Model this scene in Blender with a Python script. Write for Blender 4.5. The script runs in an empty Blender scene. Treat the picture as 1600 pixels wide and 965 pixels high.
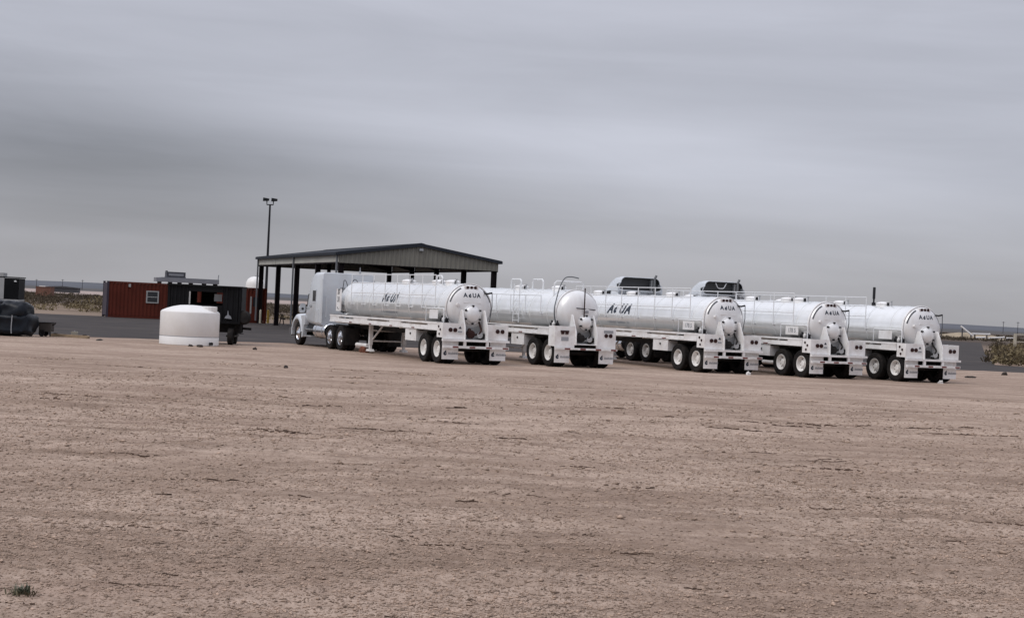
import bpy, bmesh, math, random
import numpy as np
from mathutils import Vector, Matrix
from mathutils.geometry import tessellate_polygon

R = math.radians
random.seed(7)
rng = np.random.default_rng(7)
scene = bpy.context.scene
COL = scene.collection

# ------------------------------------------------------------------ camera
cam_d = bpy.data.cameras.new('camera')
cam = bpy.data.objects.new('camera', cam_d)
COL.objects.link(cam)
cam_d.sensor_fit = 'HORIZONTAL'
cam_d.sensor_width = 36.0
cam_d.lens = 36.0 * 2600.0 / 1600.0
cam_d.clip_start = 0.1
cam_d.clip_end = 20000
cam.matrix_world = (Matrix.Translation((0, 0, 2.12)) @ Matrix.Rotation(R(90 - 0.06), 4, 'X')
                    @ Matrix.Rotation(R(2.7), 4, 'Z'))
scene.camera = cam
scene.render.resolution_x, scene.render.resolution_y = 1024, 617

# ------------------------------------------------------------------ sky
SUN_EL, SUN_AZ = 50.0, 236.0
world = bpy.data.worlds.new('World')
scene.world = world
world.use_nodes = True
wn, wl = world.node_tree.nodes, world.node_tree.links
wn.clear()


def wmath(op, a, b=None, c=None, clamp=False):
    n = wn.new('ShaderNodeMath')
    n.operation = op
    n.use_clamp = clamp
    for i, v in enumerate((a, b, c)):
        if v is None:
            continue
        if isinstance(v, (int, float)):
            n.inputs[i].default_value = v
        else:
            wl.new(v, n.inputs[i])
    return n.outputs[0]


def wnoise(vec, scale, detail, rough=0.5, dist=0.0):
    n = wn.new('ShaderNodeTexNoise')
    n.inputs['Scale'].default_value = scale
    n.inputs['Detail'].default_value = detail
    n.inputs['Roughness'].default_value = rough
    n.inputs['Distortion'].default_value = dist
    wl.new(vec, n.inputs['Vector'])
    return n.outputs['Fac']


tc = wn.new('ShaderNodeTexCoord')
sep = wn.new('ShaderNodeSeparateXYZ')
wl.new(tc.outputs['Generated'], sep.inputs[0])
dx, dy, dz = sep.outputs
# stratus sheets seen edge-on: noise stretched along the horizon
comb = wn.new('ShaderNodeCombineXYZ')
wl.new(wmath('MULTIPLY', dx, 1.5), comb.inputs[0])
wl.new(wmath('MULTIPLY', dy, 1.5), comb.inputs[1])
wl.new(wmath('ADD', wmath('MULTIPLY', dz, 13.0), wmath('MULTIPLY', dx, 0.35)), comb.inputs[2])
n1 = wnoise(comb.outputs[0], 1.25, 5.0, 0.52, 0.5)
comb3 = wn.new('ShaderNodeCombineXYZ')
wl.new(wmath('MULTIPLY', dx, 3.2), comb3.inputs[0])
wl.new(wmath('MULTIPLY', dy, 3.2), comb3.inputs[1])
wl.new(wmath('ADD', wmath('MULTIPLY', dz, 15.0), wmath('MULTIPLY', dx, 1.1)), comb3.inputs[2])
n3 = wnoise(comb3.outputs[0], 1.6, 6.0, 0.6, 0.6)
comb2 = wn.new('ShaderNodeCombineXYZ')
wl.new(wmath('MULTIPLY', dx, 2.5), comb2.inputs[0])
wl.new(wmath('MULTIPLY', dy, 2.5), comb2.inputs[1])
wl.new(wmath('ADD', wmath('MULTIPLY', dz, 34.0), 3.7), comb2.inputs[2])
n2 = wnoise(comb2.outputs[0], 1.5, 3.0, 0.5, 0.5)


def lobe(cx, cz, sx, sz, tilt=0.0):
    a = wmath('MULTIPLY', wmath('SUBTRACT', dx, cx), 1.0 / sx)
    zz = wmath('ADD', wmath('SUBTRACT', dz, cz), wmath('MULTIPLY', wmath('SUBTRACT', dx, cx), tilt))
    b = wmath('MULTIPLY', zz, 1.0 / sz)
    s = wmath('ADD', wmath('MULTIPLY', a, a), wmath('MULTIPLY', b, b))
    return wmath('EXPONENT', wmath('MULTIPLY', s, -1.0))


up = wmath('MAXIMUM', dz, 0.0)
bright = wmath('ADD', wmath('MULTIPLY', up, 0.74), 0.395)
mod = wmath('ADD', wmath('MULTIPLY', wmath('SUBTRACT', n1, 0.5), 0.34), 1.0)
mod = wmath('ADD', mod, wmath('MULTIPLY', wmath('SUBTRACT', n2, 0.5), 0.20))
mod = wmath('ADD', mod, wmath('MULTIPLY', wmath('SUBTRACT', n3, 0.5), 0.22))
mod = wmath('SUBTRACT', mod, wmath('MULTIPLY', lobe(-0.27, 0.074, 0.22, 0.038, 0.06), 0.46))
mod = wmath('ADD', mod, wmath('MULTIPLY', lobe(0.03, 0.028, 0.16, 0.016, 0.0), 0.12))
mod = wmath('ADD', mod, wmath('MULTIPLY', lobe(0.09, 0.090, 0.20, 0.030, 0.08), 0.30))
bright = wmath('MULTIPLY', bright, mod)
tint = wn.new('ShaderNodeMix')
tint.data_type = 'RGBA'
wl.new(wmath('MULTIPLY', up, 12.0, clamp=True), tint.inputs[0])
tint.inputs[6].default_value = (0.99, 0.98, 1.045, 1)
tint.inputs[7].default_value = (0.965, 0.987, 1.12, 1)
cl = wn.new('ShaderNodeVectorMath')
cl.operation = 'SCALE'
wl.new(tint.outputs[2], cl.inputs[0])
wl.new(wmath('MULTIPLY', bright, 10.0), cl.inputs['Scale'])
sky = wn.new('ShaderNodeTexSky')
sky.sky_type = 'NISHITA'
sky.sun_disc = False
sky.sun_elevation = R(SUN_EL)
sky.sun_rotation = R(SUN_AZ)
mixs = wn.new('ShaderNodeMix')
mixs.data_type = 'RGBA'
mixs.inputs[0].default_value = 0.93
wl.new(sky.outputs[0], mixs.inputs[6])
wl.new(cl.outputs[0], mixs.inputs[7])
bg = wn.new('ShaderNodeBackground')
bg.inputs['Strength'].default_value = 0.1
wl.new(mixs.outputs[2], bg.inputs['Color'])
wo = wn.new('ShaderNodeOutputWorld')
wl.new(bg.outputs[0], wo.inputs[0])

# ------------------------------------------------------------------ sun behind the cloud, exposure
sun_d = bpy.data.lights.new('sun', 'SUN')
sun_d.energy = 1.45
sun_d.angle = R(35)
sun_d.color = (1.0, 0.96, 0.91)
sun = bpy.data.objects.new('sun', sun_d)
COL.objects.link(sun)
saz = R(SUN_AZ)
sdir = Vector((math.sin(saz) * math.cos(R(SUN_EL)), math.cos(saz) * math.cos(R(SUN_EL)), math.sin(R(SUN_EL))))
sun.rotation_euler = sdir.to_track_quat('Z', 'Y').to_euler()
sun.location = (0, 0, 60)

scene.view_settings.view_transform = 'Standard'
scene.view_settings.look = 'None'
scene.view_settings.gamma = 1.0
scene.view_settings.use_curve_mapping = False
scene.view_settings.exposure = 0.0

# ------------------------------------------------------------------ materials
MATS = {}


def mat(name, col, rough=0.5, metal=0.0, var=0.0, vscale=3.0, coat=0.0, dirt=None, dirt_amt=0.0, dscale=1.2,
        bump=0.0, bscale=40.0, spec=0.5, stretch=(1, 1, 1), dstretch=None):
    m = bpy.data.materials.new(name)
    m.use_nodes = True
    n, l = m.node_tree.nodes, m.node_tree.links
    b = n['Principled BSDF']
    b.inputs['Roughness'].default_value = rough
    b.inputs['Metallic'].default_value = metal
    b.inputs['Coat Weight'].default_value = coat
    b.inputs['Coat Roughness'].default_value = 0.08
    b.inputs['Specular IOR Level'].default_value = spec
    tcn = n.new('ShaderNodeTexCoord')
    mp = n.new('ShaderNodeMapping')
    mp.inputs['Scale'].default_value = stretch
    oi = n.new('ShaderNodeObjectInfo')
    sc_ = n.new('ShaderNodeMath')
    sc_.operation = 'MULTIPLY'
    sc_.inputs[1].default_value = 60.0
    l.new(oi.outputs['Random'], sc_.inputs[0])
    l.new(sc_.outputs[0], mp.inputs['Location'])
    l.new(tcn.outputs['Object'], mp.inputs[0])
    c4 = (*col, 1)
    out = None
    if var > 0:
        nz = n.new('ShaderNodeTexNoise')
        nz.inputs['Scale'].default_value = vscale
        nz.inputs['Detail'].default_value = 5
        l.new(mp.outputs[0], nz.inputs['Vector'])
        rp = n.new('ShaderNodeMapRange')
        rp.inputs['From Min'].default_value = 0.3
        rp.inputs['From Max'].default_value = 0.7
        rp.inputs['To Min'].default_value = 1 - var
        rp.inputs['To Max'].default_value = 1 + var
        l.new(nz.outputs['Fac'], rp.inputs['Value'])
        vm = n.new('ShaderNodeVectorMath')
        vm.operation = 'SCALE'
        vm.inputs[0].default_value = col
        l.new(rp.outputs[0], vm.inputs['Scale'])
        out = vm.outputs[0]
    if dirt is not None:
        nz = n.new('ShaderNodeTexNoise')
        nz.inputs['Scale'].default_value = dscale
        nz.inputs['Detail'].default_value = 6
        nz.inputs['Roughness'].default_value = 0.65
        if dstretch:
            mp2 = n.new('ShaderNodeMapping')
            mp2.inputs['Scale'].default_value = dstretch
            l.new(mp.outputs[0], mp2.inputs[0])
            l.new(mp2.outputs[0], nz.inputs['Vector'])
        else:
            l.new(mp.outputs[0], nz.inputs['Vector'])
        rp = n.new('ShaderNodeMapRange')
        rp.inputs['From Min'].default_value = 0.45
        rp.inputs['From Max'].default_value = 0.75
        rp.inputs['To Min'].default_value = 0
        rp.inputs['To Max'].default_value = dirt_amt
        l.new(nz.outputs['Fac'], rp.inputs['Value'])
        mx = n.new('ShaderNodeMix')
        mx.data_type = 'RGBA'
        l.new(rp.outputs[0], mx.inputs[0])
        if out is None:
            mx.inputs[6].default_value = c4
        else:
            l.new(out, mx.inputs[6])
        mx.inputs[7].default_value = (*dirt, 1)
        out = mx.outputs[2]
    if out is None:
        b.inputs['Base Color'].default_value = c4
    else:
        l.new(out, b.inputs['Base Color'])
    if bump > 0:
        nz = n.new('ShaderNodeTexNoise')
        nz.inputs['Scale'].default_value = bscale
        nz.inputs['Detail'].default_value = 4
        l.new(mp.outputs[0], nz.inputs['Vector'])
        bp = n.new('ShaderNodeBump')
        bp.inputs['Strength'].default_value = bump
        bp.inputs['Distance'].default_value = 0.02
        l.new(nz.outputs['Fac'], bp.inputs['Height'])
        l.new(bp.outputs[0], b.inputs['Normal'])
    MATS[name] = m
    return m


DUST = (0.36, 0.28, 0.22)
mat('tank_skin', (0.93, 0.94, 0.935), 0.16, 0.52, 0.03, 1.5, dirt=(0.55, 0.52, 0.47), dirt_amt=0.22, dscale=1.6, dstretch=(2.2, 0.35, 0.35),
    bump=0.012, bscale=1.4)
mat('tank_head', (0.78, 0.78, 0.78), 0.32, 0.18, 0.03, 2.0, dirt=(0.46, 0.41, 0.36), dirt_amt=0.26, dstretch=(1, 2.6, 0.45), dscale=1.5)
mat('white_paint', (0.82, 0.815, 0.81), 0.40, 0, 0.05, 2.0, dirt=DUST, dirt_amt=0.45, dscale=2.2)
mat('white_rail', (0.72, 0.73, 0.74), 0.4, 0, 0.04, 2.0)
mat('tractor_paint', (0.63, 0.665, 0.70), 0.25, 0.1, 0.03, 1.0, coat=0.6, dirt=DUST, dirt_amt=0.22, dscale=1.5)
mat('grey_decal', (0.30, 0.31, 0.33), 0.5)
mat('navy_decal', (0.012, 0.022, 0.04), 0.4)
mat('dark_stripe', (0.05, 0.055, 0.065), 0.45)
mat('rubber', (0.012, 0.011, 0.011), 0.85, 0, 0.2, 6.0, dirt=(0.06, 0.048, 0.038), dirt_amt=0.40, dscale=5, spec=0.2)
mat('rim_white', (0.80, 0.79, 0.77), 0.4, 0, 0.05, 4.0, dirt=(0.35, 0.28, 0.22), dirt_amt=0.4, dscale=5)
mat('chassis_black', (0.014, 0.013, 0.013), 0.6, 0, 0.2, 5.0, dirt=(0.06, 0.048, 0.038), dirt_amt=0.35, dscale=4, spec=0.15)
mat('chrome', (0.72, 0.73, 0.75), 0.14, 1.0, 0.03)
mat('black_plastic', (0.012, 0.012, 0.014), 0.5, spec=0.25)
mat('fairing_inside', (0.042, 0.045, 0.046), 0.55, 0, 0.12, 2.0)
mat('glass_dark', (0.010, 0.012, 0.014), 0.08, 0.0, spec=0.35)
mat('lamp_red', (0.025, 0.005, 0.005), 0.3, spec=0.3)
mat('lamp_clear', (0.6, 0.6, 0.58), 0.12)
mat('lamp_amber', (0.45, 0.16, 0.01), 0.2)
mat('reflect_white', (0.72, 0.72, 0.70), 0.35)
mat('reflect_red', (0.16, 0.035, 0.03), 0.45)
mat('strip_red', (0.30, 0.19, 0.18), 0.5, 0, 0.3, 14)
mat('hose_brown', (0.028, 0.010, 0.008), 0.6, 0, 0.3, 6, spec=0.2)
mat('hose_black', (0.015, 0.016, 0.018), 0.5)
mat('hose_grey', (0.11, 0.12, 0.13), 0.5)
mat('rust', (0.16, 0.055, 0.03), 0.8, 0, 0.3, 6)
mat('stack_grey', (0.12, 0.125, 0.13), 0.4, 0.3)
mat('shade_strip_grey', (0.10, 0.095, 0.09), 0.8, 0, 0.2, 3, spec=0.15)  # dark tone standing for shade on top of the side trays
mat('galvanised', (0.40, 0.41, 0.42), 0.45, 0.5, 0.1, 4)
mat('canopy_steel', (0.014, 0.010, 0.011), 0.6, 0, 0.15, 1.5, spec=0.10)
mat('canopy_roof', (0.028, 0.032, 0.040), 0.7, 0.0, 0.1, 0.6, spec=0.15)
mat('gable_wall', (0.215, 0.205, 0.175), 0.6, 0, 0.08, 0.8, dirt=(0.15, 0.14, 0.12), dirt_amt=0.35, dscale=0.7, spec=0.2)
mat('canopy_wall', (0.50, 0.49, 0.44), 0.55, 0, 0.06, 0.8, dirt=(0.35, 0.33, 0.29), dirt_amt=0.3, dscale=0.7)
mat('downspout', (0.16, 0.165, 0.175), 0.5)
mat('pole_dark', (0.018, 0.018, 0.022), 0.6, spec=0.15)
mat('container_red', (0.105, 0.024, 0.015), 0.6, 0, 0.14, 0.8, dirt=(0.07, 0.02, 0.014), dirt_amt=0.5, dscale=1.2, spec=0.12)
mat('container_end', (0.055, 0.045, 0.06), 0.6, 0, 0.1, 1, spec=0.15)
mat('trim_white', (0.36, 0.355, 0.345), 0.5, 0, 0.06, 3)
mat('pane', (0.02, 0.025, 0.03), 0.08)
mat('poly_white', (0.78, 0.77, 0.755), 0.42, 0, 0.03, 1.5, dirt=(0.55, 0.50, 0.43), dirt_amt=0.28, dscale=1.2, dstretch=(1.0, 1.0, 0.6))
mat('black_sheet', (0.008, 0.008, 0.009), 0.55, 0, 0.25, 2, spec=0.10)
mat('platform_grey', (0.22, 0.23, 0.25), 0.6, 0, 0.12, 1.5)
mat('unit_dark', (0.05, 0.052, 0.065), 0.6, 0, 0.2, 3)
mat('car_navy', (0.0045, 0.007, 0.012), 0.38, 0.0, 0.2, 3, dirt=(0.015, 0.015, 0.016), dirt_amt=0.5, dscale=2.5, spec=0.22, bump=0.5, bscale=5)
mat('car_glass', (0.006, 0.010, 0.016), 0.1, spec=0.25)
mat('yellow_paint', (0.42, 0.27, 0.03), 0.5, 0, 0.15, 4, dirt=(0.2, 0.15, 0.08), dirt_amt=0.5, dscale=4)
mat('pale_post', (0.45, 0.41, 0.33), 0.7, 0, 0.1, 3)
mat('wood', (0.27, 0.20, 0.13), 0.8, 0, 0.2, 4)
mat('dark_wood', (0.035, 0.028, 0.024), 0.8, 0, 0.2, 4)
mat('concrete', (0.30, 0.27, 0.22), 0.85, 0, 0.12, 5, bump=0.3)
mat('debris', (0.035, 0.026, 0.021), 0.9, 0, 0.3, 8)
mat('far_pale', (0.62, 0.60, 0.58), 0.6)
mat('far_rust', (0.17, 0.075, 0.05), 0.8, 0, 0.2, 0.5)
mat('far_dark', (0.05, 0.05, 0.055), 0.8)
mat('grass_blade', (0.115, 0.125, 0.085), 0.7, 0, 0.3, 12)
mat('dry_base', (0.10, 0.085, 0.05), 0.9, 0, 0.3, 12)
mat('clod', (0.335, 0.247, 0.191), 0.95, 0, 0.55, 9.0, spec=0.1)
mat('crack_shade', (0.085, 0.057, 0.043), 0.95, 0, 0.4, 6.0, spec=0.1)  # dark brown painted in place of the shade inside ground cracks
mat('scrub', (0.078, 0.062, 0.043), 0.9, 0, 0.3, 0.25, spec=0.1)
mat('scrub_dry', (0.165, 0.132, 0.078), 0.9, 0, 0.35, 0.4, spec=0.1)
mat('stem', (0.07, 0.05, 0.035), 0.9)
mat('ridge', (0.075, 0.08, 0.095), 1.0, 0, 0.2, 0.004)  # blue tint of distance haze put into the base colour
mat('berm_soil', (0.32, 0.26, 0.18), 0.95, 0, 0.2, 0.5)


# ------------------------------------------------------------------ mesh helpers
class MB:
    def __init__(self):
        self.v, self.f = [], []

    def add(self, vs, fs):
        o = len(self.v)
        self.v += [tuple(p) for p in vs]
        self.f += [tuple(i + o for i in q) for q in fs]
        return self

    def box(self, x0, x1, y0, y1, z0, z1):
        vs = [(x0, y0, z0), (x1, y0, z0), (x1, y1, z0), (x0, y1, z0), (x0, y0, z1), (x1, y0, z1), (x1, y1, z1), (x0, y1, z1)]
        return self.add(vs, [(0, 3, 2, 1), (4, 5, 6, 7), (0, 1, 5, 4), (1, 2, 6, 5), (2, 3, 7, 6), (3, 0, 4, 7)])

    def beam(self, p0, p1, w, h):
        p0, p1 = Vector(p0), Vector(p1)
        d = (p1 - p0).normalized()
        s = d.cross(Vector((0, 0, 1)))
        s = s.normalized() if s.length > 1e-4 else Vector((1, 0, 0))
        u = s.cross(d)
        vs = []
        for p in (p0, p1):
            for a, b in ((-1, -1), (1, -1), (1, 1), (-1, 1)):
                vs.append(p + s * a * w / 2 + u * b * h / 2)
        return self.add(vs, [(0, 1, 2, 3), (7, 6, 5, 4), (0, 4, 5, 1), (1, 5, 6, 2), (2, 6, 7, 3), (3, 7, 4, 0)])

    def tube(self, pts, r, n=8, radii=None):
        pts = [Vector(p) for p in pts]
        rings = []
        prev = None
        for i, p in enumerate(pts):
            a = pts[max(i - 1, 0)]
            b = pts[min(i + 1, len(pts) - 1)]
            d = (b - a).normalized()
            if prev is None:
                s = d.cross(Vector((0, 0, 1)))
                if s.length < 1e-3:
                    s = d.cross(Vector((0, 1, 0)))
            else:
                s = prev - d * prev.dot(d)
            s.normalize()
            prev = s
            u = d.cross(s)
            rr = radii[i] if radii else r
            rings.append([p + (s * math.cos(t) + u * math.sin(t)) * rr for t in [2 * math.pi * k / n for k in range(n)]])
        vs = [q for rg in rings for q in rg]
        fs = []
        for i in range(len(rings) - 1):
            for k in range(n):
                a, b = i * n + k, i * n + (k + 1) % n
                fs.append((a, a + n, b + n, b))
        fs.append(tuple(range(n)))
        fs.append(tuple(reversed(range((len(rings) - 1) * n, len(rings) * n))))
        return self.add(vs, fs)

    def lathe(self, prof, axis='z', n=32, c=(0, 0, 0), caps=True):
        """prof: list of (radius, position along axis)"""
        vs, fs = [], []
        for r, a in prof:
            for k in range(n):
                t = 2 * math.pi * k / n
                p, q = max(r, 1e-4) * math.cos(t), max(r, 1e-4) * math.sin(t)
                if axis == 'z':
                    vs.append((c[0] + p, c[1] + q, c[2] + a))
                elif axis == 'x':
                    vs.append((c[0] + a, c[1] + p, c[2] + q))
                else:
                    vs.append((c[0] + q, c[1] + a, c[2] + p))
        m = len(prof)
        for i in range(m - 1):
            for k in range(n):
                a, b = i * n + k, i * n + (k + 1) % n
                fs.append((a, b, b + n, a + n))
        if caps:
            fs.append(tuple(reversed(range(n))))
            fs.append(tuple(range((m - 1) * n, m * n)))
        return self.add(vs, fs)

    def prism(self, poly, axis, a0, a1):
        """poly 2-D outline extruded along axis from a0 to a1; 'y': (x,z), 'x': (y,z), 'z': (x,y)"""
        n = len(poly)

        def P(p, a):
            return {'y': (p[0], a, p[1]), 'x': (a, p[0], p[1]), 'z': (p[0], p[1], a)}[axis]
        vs = [P(p, a0) for p in poly] + [P(p, a1) for p in poly]
        fs = [tuple(range(n)), tuple(reversed(range(n, 2 * n)))]
        for i in range(n):
            j = (i + 1) % n
            fs.append((i, i + n, j + n, j))
        return self.add(vs, fs)

    def loft(self, secs, cap0=True, cap1=True):
        n = len(secs[0])
        vs = [p for s in secs for p in s]
        fs = []
        for i in range(len(secs) - 1):
            for k in range(n):
                a, b = i * n + k, i * n + (k + 1) % n
                fs.append((a, b, b + n, a + n))
        if cap0:
            fs.append(tuple(reversed(range(n))))
        if cap1:
            fs.append(tuple(range((len(secs) - 1) * n, len(secs) * n)))
        return self.add(vs, fs)

    def mesh(self, name, material=None, smooth=35, recalc=True):
        me = bpy.data.meshes.new(name)
        me.from_pydata(self.v, [], self.f)
        if recalc:
            bm = bmesh.new()
            bm.from_mesh(me)
            bmesh.ops.recalc_face_normals(bm, faces=bm.faces)
            bm.to_mesh(me)
            bm.free()
        if smooth:
            me.shade_smooth()
            me.set_sharp_from_angle(angle=R(smooth))
        if material:
            me.materials.append(MATS[material])
        me.update()
        return me

    def build(self, name, material, parent=None, loc=(0, 0, 0), rz=0.0, smooth=35):
        return put(name, self.mesh(name, material, smooth), parent, loc, rz)


def put(name, me, parent=None, loc=(0, 0, 0), rz=0.0):
    o = bpy.data.objects.new(name, me)
    COL.objects.link(o)
    o.location = loc
    o.rotation_euler = (0, 0, rz)
    if parent is not None:
        o.parent = parent
    return o


def tag(o, label=None, cat=None, group=None, kind=None):
    if label:
        o['label'] = label
    if cat:
        o['category'] = cat
    if group:
        o['group'] = group
    if kind:
        o['kind'] = kind
    return o


def empty(name, loc, rz=0.0):
    o = bpy.data.objects.new(name, None)
    COL.objects.link(o)
    o.empty_display_size = 0.3
    o.location = loc
    o.rotation_euler = (0, 0, rz)
    return o


def rrect(x, w, z0, z1, r, n=4, wt=None):
    """rounded rectangle section in the y-z plane at x; wt = half width at the top"""
    wt = w if wt is None else wt
    r = min(r, (z1 - z0) / 2 - 1e-3, w - 1e-3)
    pts = []
    for cy, cz, a0 in ((wt - r, z1 - r, 0), (-(wt - r), z1 - r, 90), (-(w - r), z0 + r, 180), (w - r, z0 + r, 270)):
        for k in range(n + 1):
            a = R(a0 + 90.0 * k / n)
            pts.append((x, cy + r * math.cos(a), cz + r * math.sin(a)))
    return pts


def arc_pts(c, r, a0, a1, n, plane='xz'):
    out = []
    for k in range(n + 1):
        a = R(a0 + (a1 - a0) * k / n)
        p, q = r * math.cos(a), r * math.sin(a)
        out.append({'xz': (c[0] + p, c[1], c[2] + q), 'yz': (c[0], c[1] + p, c[2] + q), 'xy': (c[0] + p, c[1] + q, c[2])}[plane])
    return out


_txt = {}


def text2d(s, size, shear=0.0, bold=0.0, step=0.05, spacing=1.0):
    """letters as a flat mesh (verts 2-D, faces), centred on x, cut into horizontal slices so that it can be wrapped"""
    key = (s, size, shear, bold, step, spacing)
    if key in _txt:
        return _txt[key]
    cu = bpy.data.curves.new('t', 'FONT')
    cu.body = s
    cu.size = size
    cu.shear = shear
    cu.offset = bold
    cu.space_character = spacing
    cu.align_x = 'CENTER'
    cu.align_y = 'CENTER'
    cu.resolution_u = 3
    o = bpy.data.objects.new('t', cu)
    COL.objects.link(o)
    dg = bpy.context.evaluated_depsgraph_get()
    me = bpy.data.meshes.new_from_object(o.evaluated_get(dg))
    bpy.data.objects.remove(o)
    bpy.data.curves.remove(cu)
    bm = bmesh.new()
    bm.from_mesh(me)
    bmesh.ops.remove_doubles(bm, verts=bm.verts, dist=1e-5)
    k = -size
    while k < size:
        bmesh.ops.bisect_plane(bm, geom=bm.verts[:] + bm.edges[:] + bm.faces[:], plane_co=(0, k, 0), plane_no=(0, 1, 0))
        k += step
    vs = [(v.co.x, v.co.y) for v in bm.verts]
    bm.verts.index_update()
    fs = [tuple(v.index for v in f.verts) for f in bm.faces]
    bm.free()
    bpy.data.meshes.remove(me)
    _txt[key] = (vs, fs)
    return vs, fs


def drop2d(size):
    """tear-drop with a curved notch, standing where the letter Q would be"""
    pts = []
    for k in range(17):
        a = R(-235 + 290 * k / 16)
        pts.append((0.34 * math.cos(a), -0.12 + 0.34 * math.sin(a)))
    pts.append((0.20, 0.5))
    c = (0.0, 0.0)
    vs = [(x * size, y * size) for x, y in pts]
    inner = []
    n = len(vs)
    cx, cy = 0.12 * size, -0.10 * size
    for x, y in vs:
        inner.append((cx + (x - cx) * 0.25, cy + (y - cy) * 0.16))
    fs = [(i, (i + 1) % n, n + (i + 1) % n, n + i) for i in range(n)]
    # leave the right-hand side open like a crescent
    fs = fs[:12] + fs[14:]
    return vs + inner, fs


# ------------------------------------------------------------------ ground
def vnoise(x, y, seed):
    """value noise on arrays"""
    xi, yi = np.floor(x).astype(np.int64), np.floor(y).astype(np.int64)
    fx, fy = x - xi, y - yi
    fx, fy = fx * fx * (3 - 2 * fx), fy * fy * (3 - 2 * fy)

    def h(a, b):
        n = (a * 374761393 + b * 668265263 + seed * 982451653) & 0x7fffffff
        n = ((n ^ (n >> 13)) * 1274126177) & 0x7fffffff
        return ((n ^ (n >> 16)) & 0xffff) / 65535.0
    return (h(xi, yi) * (1 - fx) + h(xi + 1, yi) * fx) * (1 - fy) + (h(xi, yi + 1) * (1 - fx) + h(xi + 1, yi + 1) * fx) * fy


def tracks():
    """furrows dragged across the yard: (y0, slope, x0, x1, depth, width)"""
    rr = np.random.default_rng(21)
    out = []
    for k in range(150):
        y = 10.5 + 40 * rr.random() ** 1.7
        xc = (rr.random() - 0.5) * 0.75 * y
        ln = (0.25 + 1.1 * rr.random()) * (y / 14) ** 0.8
        out.append((y, rr.normal(-0.06, 0.10), xc - ln / 2, xc + ln / 2, 0.018 + 0.022 * rr.random(), 0.030 * (y / 13)))
    return out


TRACKS = tracks()


def ground_h(x, y):
    z = (vnoise(x * 0.25, y * 0.35, 1) - .5) * 0.07
    z += (vnoise(x * 0.9, y * 1.3, 2) - .5) * 0.035
    z += (vnoise(x * 2.6, y * 3.2, 3) - .5) * 0.028
    z += (vnoise(x * 7, y * 8, 4) - .5) * 0.020
    z += (vnoise(x * 17, y * 17, 5) - .5) * 0.014
    for (y0, sl, xa, xb, dp, w) in TRACKS:
        sel = (x > xa) & (x < xb) & (np.abs(y - y0) < 0.2 + abs(sl) * (xb - xa) + 4 * w)
        if not sel.any():
            continue
        xs_, ys_ = x[sel], y[sel]
        m = np.clip((xs_ - xa) / 0.25, 0, 1) * np.clip((xb - xs_) / 0.25, 0, 1)
        yy = y0 + sl * (xs_ - (xa + xb) / 2) + (vnoise(xs_ * 2.2, xs_ * 0 + y0 * 7, 9) - .5) * 0.30
        d = (ys_ - yy) / w
        gate = np.clip((vnoise(xs_ * 3.5, xs_ * 0 + y0 * 3, 11) - .38) * 5, 0, 1)
        z[sel] += m * gate * (-dp * np.exp(-d * d) + 0.45 * dp * np.exp(-(d - 1.8) ** 2))
    fade = np.clip((62 - y) / 22, 0, 1) * np.clip((16 + 0.1 * y - np.abs(x)) / 4, 0, 1)
    return z * fade


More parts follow.
